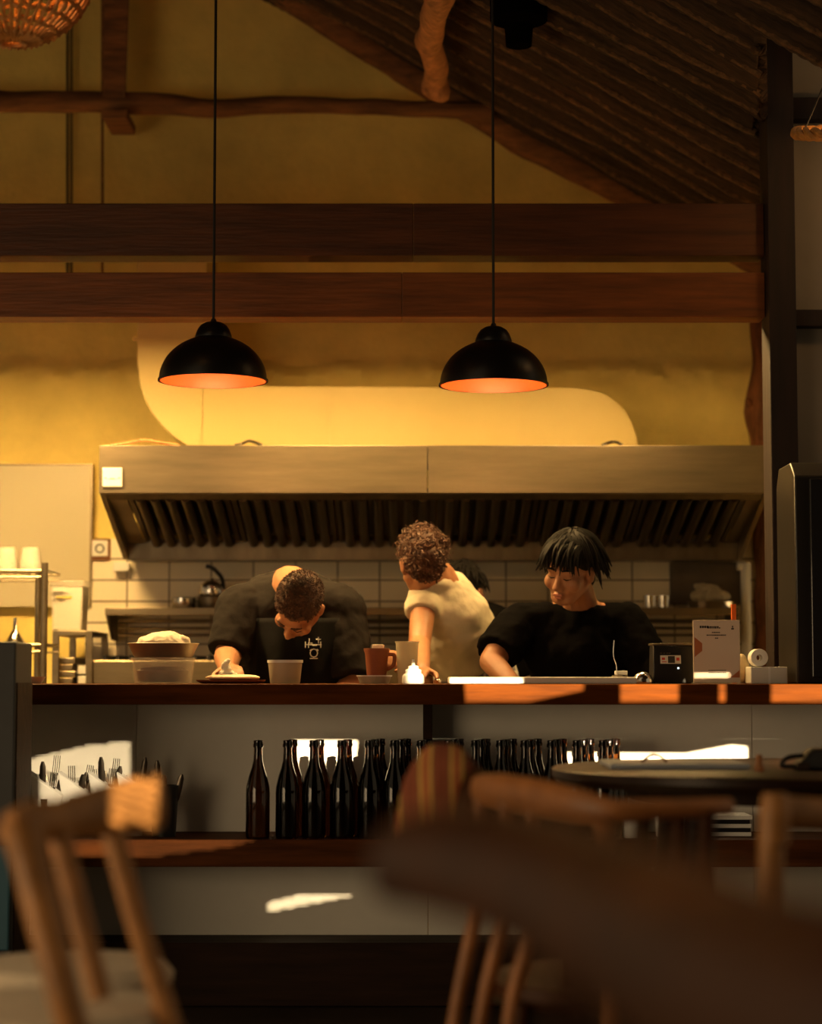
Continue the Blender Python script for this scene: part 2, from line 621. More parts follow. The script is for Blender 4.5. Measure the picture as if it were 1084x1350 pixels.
bmesh.ops.triangle_fill(wb, use_beauty=True, use_dissolve=False, edges=eds)
wm_ = MB()
wm_.bm.free()
wm_.bm = wb
tag(wm_.build('sun_gobo_wall', DARKWOOD, smooth=False, solid=.008), kind='structure')

# ================================================================ LIGHT
def light(name, kind, loc, energy, col, **kw):
    d = bpy.data.lights.new(name, kind)
    d.energy = energy
    d.color = col
    for k, v in kw.items():
        setattr(d, k, v)
    o = bpy.data.objects.new(name, d)
    COL.objects.link(o)
    o.location = loc
    return o


s = light('evening_sun', 'SUN', (3, -4, 5), 30.0, (1, .76, .44), angle=math.radians(.12))
s.rotation_euler = SD.to_track_quat('-Z', 'Y').to_euler()
KW = (1.0, .62, .22)
for i, (px, e) in enumerate(((-20, 82), (430, 37), (800, 26))):
    c = P(px, 392, 7.45)
    f = thing('ceiling_lamp', 'slim white lamp hidden behind the beams, ' + ['at the left', 'at the middle', 'at the right'][i], 'lamp', c)
    MB().box(c.x - .3, c.x + .3, c.y - .06, c.y + .06, c.z + .01, c.z + .05).build('lamp_housing', WHITE, f, bevel=.004)
    MB().box(c.x - .02, c.x + .02, DB + .121, c.y - .061, c.z + .012, c.z + .03).build('bracket', STEELD, f, smooth=False)
    light('kitchen_light', 'AREA', c, e, KW, shape='RECTANGLE', size=.55, size_y=.1)
# unseen window frame and fill light, added to brighten the shelves and chairs
wn = thing('fill_window', 'added unseen window frame around the fill light, left of the dining side', 'window', (-3.1, 2.2, .3), kind='structure')
for (a, b_, c_, e_) in ((.9, 3.5, .25, .33), (.9, 3.5, 1.72, 1.8), (.9, .98, .25, 1.8), (3.42, 3.5, .25, 1.8), (2.16, 2.24, .25, 1.8)):
    MB().box(-3.2, -3.1, a, b_, c_, e_).build('fill_window_frame', DARKWOOD, wn, smooth=False)
wl = light('left_fill_light', 'AREA', (-3.08, 2.2, 1.02), 43, (1, .70, .38), shape='RECTANGLE', size=2.4, size_y=1.35)
wl.rotation_euler = V((1, .75, -.05)).to_track_quat('-Z', 'Y').to_euler()
w = bpy.data.worlds.new('world')
SC.world = w
w.use_nodes = True
bg = w.node_tree.nodes['Background']
bg.inputs['Color'].default_value = (1.0, .72, .41, 1)
bg.inputs['Strength'].default_value = .30

SC.view_settings.view_transform = 'Standard'
SC.view_settings.look = 'None'
SC.view_settings.gamma = 1
SC.view_settings.use_curve_mapping = False
SC.view_settings.exposure = 0.0
SC.cycles.use_denoising = True
SC.cycles.max_bounces = 8
SC.cycles.transparent_max_bounces = 16
SC.cycles.sample_clamp_indirect = 4
# ================================================================ KITCHEN FIXTURES
# ---- pendants
def pendant(px, py_rim, cordtop, lab):
    d = 6.78
    c = P(px, py_rim, d)
    k = L(1, d)
    r = thing('pendant_lamp', lab, 'lamp', c, 'black dome pendant lamps over the counter')
    R0 = 71.5 * k
    prof = []
    for i in range(15):
        z = 56.5 * (i / 14) ** .8
        prof.append((R0 * math.sqrt(1 - (z / 59.5) ** 2), z * k))
    out = [(R0 + .004, -.004), (R0 + .004, .002)] + [(max(24 * k, x), z) for x, z in prof]
    inn = [(max(22 * k, x - .004), z - .004) for x, z in prof]
    m = MB().lathe(out + inn[::-1][0:1], c, 48)
    sh = m.build('shade', BLACKM, r)
    MB().lathe([(R0, -.004)] + inn, c, 48).build('inner_shade', COPPER, sh)['label'] = 'orange inside of the shade'
    h = 55 * k
    MB().lathe([(0, h), (24 * k, h), (24.5 * k, h + 3 * k), (23.5 * k, h + 7 * k), (21 * k, h + 13 * k), (17.5 * k, h + 18 * k), (11 * k, h + 22 * k), (4 * k, h + 23.5 * k), (3 * k, h + 27 * k), (0, h + 27 * k)], c, 32).build('cap', BLACKM, r)
    MB().tube([c + V((0, 0, h + 24 * k)), V((c.x, d, zr - abs(c.x - xr) * abs(slope) - .04))], .0045, 8).build('cord', CORDM, r)
    bz = c + V((0, 0, .055))
    MB().ell(bz, .028, sub=3).build('bulb', BULBM, r)
    light('pendant_light', 'POINT', c + V((0, 0, .018)), 5.0, (1, .58, .22), shadow_soft_size=.02)
    return r


pendant(281, 501, -45, 'black dome pendant lamp with orange inside, left above the bending cook')
pendant(651, 507, -45, 'black dome pendant lamp with orange inside, right above the white shirted woman')
o = MB()
cc = P(684, 20, 7.2)
o.lathe([(0, .30), (.015, .30), (.015, .12), (.09, .12), (.1, .08), (.1, -.02), (.05, -.04), (.045, -.11), (0, -.11)], cc, 24)
tag(o.build('ceiling_spotlight', mat('matt_black', (.003, .0025, .002), 1.0, spec=.0)), 'dark unlit drum shaped spotlight under the thatch behind the right cord', 'lamp')


# ---- woven rattan lamps
def rattan(c, rx, rz, lab, lit):
    r = thing('rattan_lamp', lab, 'lamp', c)
    m = MB()
    for k in range(15):
        a = -PI / 2 + .16 + k * (PI - .3) / 14
        ring = [c + V((rx * math.cos(a) * math.cos(t), rx * math.cos(a) * math.sin(t), rz * math.sin(a))) for t in [2 * PI * j / 48 for j in range(49)]]
        ring = [p + V((0, 0, .006 * (1 if j % 2 else -1))) for j, p in enumerate(ring)]
        m.tube(ring, .007, 6, caps=False)
    for j in range(40):
        t = 2 * PI * j / 40
        m.tube([c + V((rx * 1.01 * math.cos(a) * math.cos(t), rx * 1.01 * math.cos(a) * math.sin(t), rz * 1.01 * math.sin(a))) for a in [-PI / 2 + .12 + i * (PI - .3) / 12 for i in range(13)]], .005, 5)
    m.build('woven_shade', GOLDW, r)
    m = MB().lathe([(rx * .33, -rz * .96), (rx * .36, -rz * .93), (rx * .36, -rz * .90), (rx * .3, -rz * .92)], c, 40, closed=True)
    m.build('rim', LOG, r)
    MB().ell(c + V((0, 0, rz * .2)), .03, sub=2).build('bulb', BULBM, r)
    MB().tube([c + V((0, 0, rz * .3)), c + V((0, 0, 1.0))], .005, 6).build('cord', CORDM, r)
    light('rattan_light', 'POINT', c + V((0, 0, rz * .05)), lit, (1, .45, .12), shadow_soft_size=.05)


rattan(P(18, -45, 5.6), L(108, 5.6), L(106, 5.6), 'round woven rattan lamp glowing at the top left corner', 2.2)
c = P(1140, 176, 6.6)
k = L(1, 6.6)
rl = thing('rope_ring_lamp', 'woven rope ring lamp glowing in front of the grey right wall', 'lamp', c)
m = MB()
for j in range(3):
    ring = [c + V((88 * k * math.cos(t), 1.2 * 88 * k * math.sin(t), 0)) for t in [2 * PI * q / 64 for q in range(65)]]
    ring = [p + V((0, 0, 5.5 * k * math.cos(q * .9 + j * 2.1))) + (p - c).normalized() * 5.5 * k * math.sin(q * .9 + j * 2.1) for q, p in enumerate(ring)]
    ring = [Matrix.Translation(c) @ Matrix.Rotation(math.radians(16), 4, 'X') @ Matrix.Translation(-c) @ p for p in ring]
    m.tube(ring, 4.5 * k, 8, caps=False)
m.build('woven_ring', GOLDW, rl)
for t in (.6, 2.7, 4.8):
    MB().tube([c + V((88 * k * math.cos(t), 88 * k * math.sin(t), 0)), c + V((0, 0, .45))], .003, 6).build('cord', CORDM, rl)
MB().ell(c + V((0, 0, .02)), .03, sub=2).build('bulb', BULBM, rl)
MB().tube([c + V((0, 0, .03)), c + V((0, 0, 1.2))], .004, 6).build('cord', CORDM, rl)
light('ring_light', 'POINT', c + V((0, 0, -.03)), 2.0, (1, .5, .15), shadow_soft_size=.04)

# ---- extractor hood
HF = 8.0
hx0, hx1 = X(130, HF), X(1016, HF)
hz0, hz1 = Z(646, HF), Z(587, HF)
hood = thing('extractor_hood', 'wide stainless steel extractor hood over the cooking line', 'extractor hood', (0, 8.4, hz0))
xm = X(564, HF)
for xa, xb in ((hx0, xm - .0015), (xm + .0015, hx1)):
    m = MB()
    m.box(xa, xb, HF, HF + .02, hz0, hz1)
    m.box(xa, xb, HF, HF + .05, hz0 - .012, hz0 + .004)
    m.build('front_panel', STEEL, hood, bevel=.002, smooth=False)
MB().box(hx0, hx1, HF + .02, 8.85, hz1 - .012, hz1).build('top_panel', STEEL, hood, bevel=0, smooth=False)
zr0 = Z(738, 8.75)
for sx in (hx0, hx1 - .02):
    m = MB()
    m.prism([(sx, HF + .02, hz1 - .012), (sx, HF + .02, hz0 - .012), (sx, 8.70, zr0), (sx, 8.85, zr0), (sx, 8.85, hz1 - .012)], (.02, 0, 0))
    m.build('side_panel', STEEL, hood, smooth=False)
m = MB()
m.box(hx0 + .02, hx1 - .02, 8.69, 8.71, zr0, zr0 + .075)
m.box(hx0 + .02, hx1 - .02, 8.69, 8.85, zr0 - .004, zr0 + .004)
m.build('grease_trough', STEELD, hood, smooth=False)
m = MB()
m.hexa([(hx0 + .02, HF + .05, hz0 - .01), (hx1 - .02, HF + .05, hz0 - .01), (hx1 - .02, HF + .10, hz0 - .03), (hx0 + .02, HF + .10, hz0 - .03),
        (hx0 + .02, HF + .05, hz0 + .01), (hx1 - .02, HF + .05, hz0 + .01), (hx1 - .02, HF + .10, hz0 - .01), (hx0 + .02, HF + .10, hz0 - .01)])
m.build('filter_rail', STEELD, hood, smooth=False)
FILTERM = mat('filter_steel', (.12, .09, .055), .36, 1.0, var=.2, scale=4)
# sloping baffle filters
f0 = V((0, HF + .10, hz0 - .015))
f1 = V((0, 8.68, zr0 + .07))
sd = (f1 - f0)
nrm = V((0, -sd.z, sd.y)).normalized() * -1
NF = 6
fx0, fx1 = hx0 + .09, hx1 - .07
for i in range(NF):
    xa = fx0 + (fx1 - fx0) * i / NF + .004
    xb = fx0 + (fx1 - fx0) * (i + 1) / NF - .004
    m = MB()
    fr = .018
    for (a, b_) in ((xa, xa + fr), (xb - fr, xb)):
        m.prism([V((a, 0, 0)) + f0, V((b_, 0, 0)) + f0, V((b_, 0, 0)) + f1, V((a, 0, 0)) + f1], -nrm * .02)
    nb = 6
    pitch = (xb - xa - 2 * fr) / nb
    for k in range(nb):
        x0 = xa + fr + k * pitch
        m.tube([V((x0 + pitch * .5, 0, 0)) + f0 + nrm * .004, V((x0 + pitch * .5, 0, 0)) + f1 + nrm * .004], pitch * .34, 10, flat=1)
    m.prism([V((xa, 0, 0)) + f0 - nrm * .03, V((xb, 0, 0)) + f0 - nrm * .03, V((xb, 0, 0)) + f1 - nrm * .03, V((xa, 0, 0)) + f1 - nrm * .03], -nrm * .003)
    m.build('baffle_filter', FILTERM, hood)
for (a, b_) in ((hx0 + .02, fx0), (fx1, hx1 - .02)):
    MB().prism([V((a, 0, 0)) + f0, V((b_, 0, 0)) + f0, V((b_, 0, 0)) + f1, V((a, 0, 0)) + f1], nrm * .004).build('blank_panel', STEEL, hood, smooth=False)
# switch plate
sw = thing('switch_plate', 'white square switch plate on the left end of the hood', 'switch', P(148, 642, HF))
ax, bx, az, bz_ = X(135, HF), X(161, HF), Z(642, HF), Z(617, HF)
MB().box(ax, bx, HF - .012, HF - .0005, az, bz_).build('plate', WHITE, sw, bevel=.003, smooth=False)
m = MB()
for q in (139, 148, 157):
    c = P(q, 631 if q == 148 else 630, HF - .013)
    m.box(c.x - .006 * (1.4 if q == 148 else .6), c.x + .006 * (1.4 if q == 148 else .6), HF - .0145, HF - .0115, c.z - .0015, c.z + .0015)
m.build('screw_marks', BLACKINK, sw, smooth=False)
# wires lying on top of the hood
for a, b_, lab in ((145, 235, 'loose pale cable lying on top of the hood at the left'), (310, 345, 'small dark cable end on top of the hood left of the middle'), (795, 822, 'small clip lying on top of the hood at the duct end')):
    pts = smoothcurve([V((X(a + (b_ - a) * t, 8.06), 8.06 + .02 * math.sin(t * 9), hz1 + .007 + .018 * math.sin(t * PI) * rnd.uniform(.6, 1))) for t in (0, .25, .5, .75, 1)], 5)
    o = MB().tube(pts, .006, 6).build('cable', STEELD if a > 200 else PALELOG)
    tag(o, lab, 'cable')

# ---- duct
DD = 8.45
dk = .38
duct = thing('ventilation_duct', 'big cream painted ventilation duct bending along the top of the hood', 'duct', (X(500, DD), DD, hz1))


def D(px, py):
    return P(px, py, DD)


outer = [(181, 330), (181, 480), (184, 505), (190, 525), (199, 543), (212, 560), (228, 575), (246, 588)]
bottom = [(842, 588), (839, 572), (833, 556), (824, 541), (811, 528), (795, 518), (778, 513), (758, 511)]
inner = [(352, 509), (318, 506), (296, 498), (282, 484), (275, 465), (273, 440), (273, 330)]
pts = [D(*p) for p in outer + bottom + inner]
MB().prism(pts, (0, dk, 0)).build('duct_body', DUCTM, duct, bevel=.004, smooth=False)
for px, ya, yb in ((270, 511, 586), (435, 510, 586), (683, 511, 586)):
    MB().box(D(px, 0).x - .004, D(px, 0).x + .004, DD - .006, DD + .002, D(0, yb).z, D(0, ya).z).build('seam_flange', DUCTM, duct, smooth=False)
MB().box(D(181, 0).x - .002, D(273, 0).x + .002, DD - .006, DD + .002, D(0, 449).z, D(0, 445).z).build('seam_flange', DUCTM, duct, smooth=False)
MB().box(D(181, 0).x, D(273, 0).x, DD, DW - .02, D(0, 330).z, D(0, 300).z).build('wall_elbow', DUCTM, duct, bevel=.01)

# ---- whiteboard, sockets
wb_ = thing('whiteboard', 'large blank white board on the back wall at the far left', 'whiteboard', P(60, 790, 8.9))
x0, x1, z0, z1 = X(-40, 8.9), X(119, 8.9), Z(800, 8.9), Z(614, 8.9)
MB().box(x0, x1, 8.9, 8.92, z0, z1).build('board', WHITEBOARD, wb_, smooth=False, bevel=.002)
m = MB()
m.box(x0, x1, 8.895, 8.925, z1, z1 + .008)
m.box(x1, x1 + .008, 8.895, 8.925, z0, z1 + .008)
m.build('frame', STEEL, wb_, smooth=False)
so = thing('wall_socket', 'square wall socket in a dark frame left below the hood', 'socket', P(132, 738, 8.9))
c = P(132, 724, 8.9)
MB().box(c.x - .042, c.x + .042, 8.9, 8.925, c.z - .047, c.z + .045).build('socket_frame', LOG, so, bevel=.003, smooth=False)
MB().box(c.x - .033, c.x + .033, 8.892, 8.9, c.z - .030, c.z + .037).build('face_plate', WHITE, so, bevel=.003, smooth=False)
MB().lathe([(.014, -.002), (.020, 0), (.020, .004), (.014, .004)], (0, 0, 0), 20, M=Matrix.Translation(V((c.x, 8.891, c.z + .002))) @ Matrix.Rotation(PI / 2, 4, 'X'), closed=True).build('outlet_ring', BLACKINK, so)
o = boxo('socket_box', WHITE, X(150, 8.86), X(171, 8.86), 8.86, 8.92, Z(753, 8.86), Z(741, 8.86))
tag(o, 'small white junction box under the left end of the hood', 'junction box')

# ---- steel wall shelf
WS = 8.62
shelf = thing('wall_shelf', 'long stainless steel shelf mounted along the tiled wall', 'shelf', P(560, 840, 8.75))
sx0, sx1 = X(140, WS), X(972, WS)
m = MB()
m.box(sx0, sx1, WS, 8.92, Z(808, WS), Z(802, WS))
m.box(sx0, sx1, WS - .004, WS + .008, Z(811, WS), Z(801, WS))
m.build('shelf_plate', STEEL, shelf, bevel=.002, smooth=False)
m = MB()
for yy in (818, 828, 837):
    m.tube([V((sx0 + .03, 8.80, Z(yy, 8.8))), V((sx1 - .03, 8.80, Z(yy, 8.8)))], .006, 8)
m.build('hanging_rail', STEELD, shelf)
for sx in (sx0, X(560, WS), sx1 - .012):
    MB().prism([(sx, WS, Z(808, WS)), (sx, 8.92, Z(808, WS)), (sx, 8.92, Z(845, 8.8)), (sx, 8.80, Z(843, 8.8))], (.012, 0, 0)).build('bracket', STEELD, shelf, smooth=False)
zs = Z(802, WS) + .0005


def pan(px, r, h, lab, y=8.75, m_=CHROME):
    c = V((X(px, y), y, zs))
    o = MB().lathe([(0, 0), (r * .95, 0), (r, .005), (r, h), (r * 1.05, h + .002), (r * .96, h - .002), (r * .94, .008), (0, .008)], c, 28).build('saucepan', m_)
    return tag(o, lab, 'pan')


pan(243, .05, .045, 'shiny small steel pan standing at the left on the wall shelf')
pan(280, .058, .05, 'dark round pan under the steel kettle on the wall shelf', m_=STEELD)
kc = V((X(280, 8.75), 8.75, zs + .052))
ke = thing('kettle', 'small steel kettle with black handle on top of a pan', 'kettle', kc)
MB().lathe([(0, 0), (.05, 0), (.056, .015), (.05, .045), (.03, .062), (.012, .066), (.009, .078), (0, .08)], kc, 28).build('kettle_body', CHROME, ke)
MB().tube(smoothcurve([kc + V((.048, 0, .03)), kc + V((.045, -.03, .075)), kc + V((.01, -.045, .115)), kc + V((-.02, -.045, .125))], 5), .009, 8).build('handle', BLACKP, ke)
for i, px in enumerate((856, 874)):
    c = V((X(px, 8.72), 8.72, zs))
    o = MB().lathe([(0, 0), (.025, 0), (.028, .056), (.024, .056), (.022, .006), (0, .006)], c, 24).build('steel_cup', CHROME)
    tag(o, ('left' if i == 0 else 'right') + ' of two small steel cups on the right half of the wall shelf', 'cup', 'steel cups on the wall shelf')
c = V((X(936, 8.74), 8.74, zs))
tr = MB()
tr.lathe([(0, 0), (.085, 0), (.098, .03), (.094, .03), (.082, .006), (0, .006)], (0, 0, 0), 32, M=Matrix.Diagonal((1, .6, 1, 1)))
bmesh.ops.translate(tr.bm, verts=tr.bm.verts, vec=c)
tag(tr.build('steel_dish', CHROME), 'oval steel dish holding a folded bag on the right end of the shelf', 'dish')
bg_ = MB()
bg_.ell(c + V((0, 0, .055)), (.085, .045, .03), sub=4)
bg_.ell(c + V((-.01, 0, .085)), (.06, .035, .022), Matrix.Rotation(.25, 3, 'Y'), sub=4)
bg_.ell(c + V((-.055, 0, .05)), (.03, .035, .022), sub=3)
tag(bg_.build('plastic_bag', FROST, remesh=.005, smit=3, disp=(.02, .03)), 'crumpled translucent plastic bag in the steel dish on the shelf', 'bag')
o = boxo('dark_board', mat('dark_board', (.10, .075, .05), .5, var=.3, scale=6), X(883, 8.89), X(980, 8.89), 8.89, 8.92, Z(797, 8.89), Z(741, 8.89))
tag(o, 'dark square board leaning on the tiles behind the plastic bag', 'board')
pp = thing('water_pipe', 'pale upright pipe at the right edge of the tiles', 'pipe', P(983, 900, 8.86))
MB().tube([V((X(983, 8.86), 8.86, KF)), P(983, 742, 8.86)], .022, 14).build('pipe_tube', WHITE, pp)
MB().tube([P(983, 746, 8.86), P(972, 746, 8.86)], .02, 14).build('pipe_elbow', WHITE, pp)

# ---- cooking range behind the cooks
st = thing('cooking_range', 'low stainless steel cooking range along the tiled wall', 'stove', (X(420, 8.3), 8.5, KF))
MB().box(X(124, 8.42), X(960, 8.42), 8.42, 8.9, KF + .1, Z(870, 8.42)).build('range_body', STEEL, st, bevel=.006, smooth=False)
for px in (126, 540, 950):
    MB().box(X(px, 8.25), X(px, 8.25) + .04, 8.46, 8.85, KF, KF + .1).build('foot', STEELD, st, smooth=False)
m = MB()
for k in range(46):
    x = X(128, 8.25) + k * .052
    m.box(x, x + .012, 8.45, 8.85, Z(870, 8.42), Z(864, 8.42))
m.build('grate', BLACKP, st, smooth=False)

# ---- left: wire rack, steel table, tubs
rk = thing('wire_rack', 'chrome wire shelving rack at the far left of the kitchen', 'rack', (X(10, 8.1), 8.2, KF))
for (px, y) in ((60, 8.05), (52, 8.4), (-90, 8.05), (-90, 8.4)):
    MB().tube([V((X(px, y), y, KF)), V((X(px, y), y, Z(742, y)))], .013, 10).build('upright', STEEL, rk)
for yy in (752, 850, 1000):
    m = MB()
    z = Z(yy, 8.05)
    xa, xb = X(-90, 8.05), X(60, 8.05)
    for y in (8.05, 8.4):
        m.tube([V((xa, y, z)), V((xb, y, z))], .005, 6)
        m.tube([V((xa, y, z - .025)), V((xb, y, z - .025))], .004, 6)
    for k in range(16):
        x = xa + (xb - xa) * k / 15
        m.tube([V((x, 8.05, z + .003)), V((x, 8.4, z + .003))], .003, 5)
    m.build('wire_shelf', STEEL, rk)
zt = Z(752, 8.05) + .0065
for i, px in enumerate((10, 41)):
    c = V((X(px, 8.15), 8.15, zt))
    m = MB()
    for k in range(4):
        m.lathe([(0, .07 + k * .006), (.034, .07 + k * .006), (.044, 0.0 + k * .006), (.041, k * .006), (.031, .066 + k * .006), (0, .066 + k * .006)], c, 24)
    o = m.build('cup_stack', CLEAR)
    tag(o, ('left' if i == 0 else 'right') + ' stack of upturned clear plastic cups on the wire rack', 'cups', 'stacks of clear cups')
zt = Z(850, 8.05) + .0065
c = V((X(22, 8.2), 8.2, zt))
o = MB().lathe([(.045, 0), (.04, .004), (.008, .055), (.007, .10), (.004, .10), (.005, .053), (.036, .002)], c, 24, closed=True).build('steel_funnel', CHROME)
tag(o, 'upturned steel funnel on the middle shelf of the wire rack', 'funnel')
tb = thing('steel_table', 'narrow stainless steel shelf table between wire rack and tiles', 'table', (X(96, 8.45), 8.6, KF))
for yy in (832, 902):
    MB().box(X(74, 8.4), X(122, 8.4), 8.4, 8.85, Z(yy + 6, 8.4), Z(yy, 8.4)).build('table_shelf', STEEL, tb, bevel=.002, smooth=False)
for px, y in ((76, 8.41), (120, 8.41), (76, 8.83), (120, 8.83)):
    MB().box(X(px, 8.41) - .012, X(px, 8.41) + .012, y - .012, y + .012, KF, Z(832, 8.4)).build('leg', STEEL, tb, smooth=False)
c = V((X(94, 8.55), 8.55, Z(832, 8.4) + .0005))
tu = thing('plastic_tub', 'tall milky plastic tub with lid in front of the white board', 'tub', c)
m = MB()
hw, hh = L(21, 8.5), L(60, 8.5)
m.hexa([c + V((-hw * .93, -.07, 0)), c + V((hw * .93, -.07, 0)), c + V((hw * .93, .07, 0)), c + V((-hw * .93, .07, 0)), c + V((-hw, -.08, hh)), c + V((hw, -.08, hh)), c + V((hw, .08, hh)), c + V((-hw, .08, hh))])
tbody = m.build('tub_body', FROSTL, tu, bevel=.008)
MB().box(c.x - hw * 1.1, c.x + hw * 1.1, c.y - .09, c.y + .09, c.z + hh, c.z + hh + .022).build('lid', CLEAR, tu, bevel=.005)
MB().box(c.x - .045, c.x + .02, c.y - .081, c.y - .0785, c.z + hh * .72, c.z + hh * .77).build('tape', mat('tape', (.8, .6, .12), .6), tbody, smooth=False)
z = Z(902, 8.4) + .0005
for i in range(4):
    o = boxo('steel_pan', STEEL, X(79, 8.45), X(79, 8.45) + (.06 if i % 2 == 0 else .07), 8.45, 8.75, z + i * .027, z + i * .027 + .0255, bevel=.004)
    tag(o, ['lowest', 'second lowest', 'second highest', 'topmost'][i] + ' of the stacked steel pans on the narrow steel table', 'pan', 'stacked steel pans')
for i in range(2):
    o = boxo('pale_tub', WHITE, X(104, 8.45) + .003, X(119, 8.45) - .008, 8.45, 8.7, z + i * .04, z + i * .04 + .034, bevel=.004)
    tag(o, ['lower', 'upper'][i] + ' of two pale tubs stacked beside the steel pans', 'tub')
# ================================================================ COUNTER
bar = thing('bar_counter', 'long wooden bar counter with open shelf and pale back panels', 'counter', (0, 6.6, 0))
cx0, cx1 = -1.75, 2.1
MB().box(cx0, cx1, DC, 7.04, zbot, ztop).build('countertop', COUNTERWOOD, bar, bevel=.003, smooth=False)
seams = [cx0, X(183, DPN), X(564, DPN), X(988, DPN), cx1]
sz1, sz0 = Z(1107, 6.37), Z(1143, 6.37)
for a, b_ in zip(seams, seams[1:]):
    MB().box(a + .001, b_ - .001, DPN, DPN + .02, sz1, zbot).build('back_panel', PANEL, bar, smooth=False, bevel=.001)
    MB().box(a + .001, b_ - .001, DPN, DPN + .02, .02, sz0).build('lower_panel', PANEL, bar, smooth=False, bevel=.001)
MB().box(cx0, cx1, 6.37, DPN + .02, sz0, sz1).build('shelf', SHELFWOOD, bar, bevel=.003, smooth=False)
MB().box(X(558, 6.56), X(570, 6.56), 6.56, DPN, sz1, zbot).build('divider', DARKWOOD, bar, bevel=.002, smooth=False)
MB().box(cx0, cx1, 6.5, 6.56, .004, Z(1243, 6.5)).build('plinth', DARKWOOD, bar, bevel=.003, smooth=False)
MB().box(cx0, cx1, 6.56, DPN, Z(1243, 6.5) - .02, Z(1243, 6.5)).build('plinth_top', DARKWOOD, bar, smooth=False)
MB().box(cx0, cx0 + .03, 6.4, 7.0, 0, zbot).build('end_panel', DARKWOOD, bar, smooth=False)
MB().box(cx1 - .03, cx1, 6.4, 7.0, 0, zbot).build('end_panel', DARKWOOD, bar, smooth=False)
ZT = ztop + .0006
ZS = sz1 + .0006

# ---- left cabinet
lc = thing('blue_cabinet', 'dark blue grey painted cabinet standing left of the counter', 'cabinet', (X(0, 5.9), 6.0, 0))
MB().box(-2.0, X(45, 6.15), 5.9, 6.15, 0, Z(846, 5.9)).build('cabinet_body', GREYBLUE, lc, bevel=.006, smooth=False)
MB().box(X(45, 6.15), X(45, 6.15) + .004, 5.91, 6.14, 0, Z(900, 6.0)).build('wooden_edge', DARKWOOD, lc, smooth=False)
MB().box(-1.9, X(20, 5.89), 5.88, 5.899, .25, Z(1115, 5.89)).build('door', BLUE, lc, bevel=.004, smooth=False)

# ---- bottles
BH = L(127, 6.43)
bprof = [(0, .006), (.028, .004), (.034, 0), (.0365, .008), (.0365, .135), (.035, .155), (.028, .185), (.019, .212), (.0142, .232), (.0128, .262), (.0128, .272), (.0155, .273), (.0155, .281), (.0138, .284), (.0142, .293), (.011, .294), (.0095, .29), (.0095, .262), (.010, .25), (0, .245)]
bottle0 = None
cols = [(343, 1), (380, 2), (416, 2), (452, 2), (487, 3), (521, 3), (556, 3), (591, 3), (626, 3), (659, 3), (692, 3), (726, 3), (760, 3), (794, 3)]
rown = ['front row', 'middle row', 'back row']
for ci, (px, nrow) in enumerate(cols):
    for r in range(nrow):
        d = 6.425 + r * .083
        x = X(px + r * 7.5, d) + rnd.uniform(-.002, .002)
        if 6.55 < d and abs(x - X(564, 6.56)) < .06:
            continue
        if bottle0 is None:
            o = bottle0 = MB().lathe(bprof, (0, 0, 0), 26).build('brown_bottle', BROWNGLASS, local=True)
        else:
            o = bottle0.copy()
            COL.objects.link(o)
        o.location = (x, d, ZS)
        o.rotation_euler = (0, 0, rnd.uniform(0, 6))
        lab = 'dark brown glass bottle standing alone at the left end of the bottle rows' if ci == 0 else \
            'empty brown glass bottle, %s from the left end of the %s' % (ORD[ci], rown[r])
        if r > 0:
            lab = 'empty brown glass bottle in the %s, behind the %s front bottle from the left' % (rown[r], ORD[ci])
        tag(o, lab, 'bottle', 'brown bottles on the counter shelf')

# ---- cutlery in tumblers
def knife(name, base, tip, m_):
    ax = (tip - base).normalized()
    side = V((1, 0, 0)) - ax * ax.x
    side.normalize()
    q = ax.cross(side)
    L_ = (tip - base).length
    w = [.004, .005, .006, .005, .009, .010, .009, .004]
    t = [0, .1, .3, .5, .6, .8, .93, 1]
    m = MB()
    m.tube([base + ax * L_ * k for k in t], [(w_, .0016) for w_ in w], 8, up=q)
    return m.build(name, m_)


def fork(base, tip, m_):
    ax = (tip - base).normalized()
    side = (V((1, 0, 0)) - ax * ax.x).normalized()
    q = ax.cross(side)
    L_ = (tip - base).length
    m = MB()
    m.tube([base + ax * L_ * k for k in (0, .1, .4, .66, .76)], [(.005, .0016), (.004, .0016), (.0025, .002), (.003, .0016), (.010, .0016)], 8, up=q)
    for k in (-1, -.33, .33, 1):
        m.tube([base + ax * L_ * .75 + side * k * .0085, base + ax * L_ * .86 + side * k * .0095 + q * .004, tip + side * k * .009], .0015, 5)
    return m.build('fork', m_)


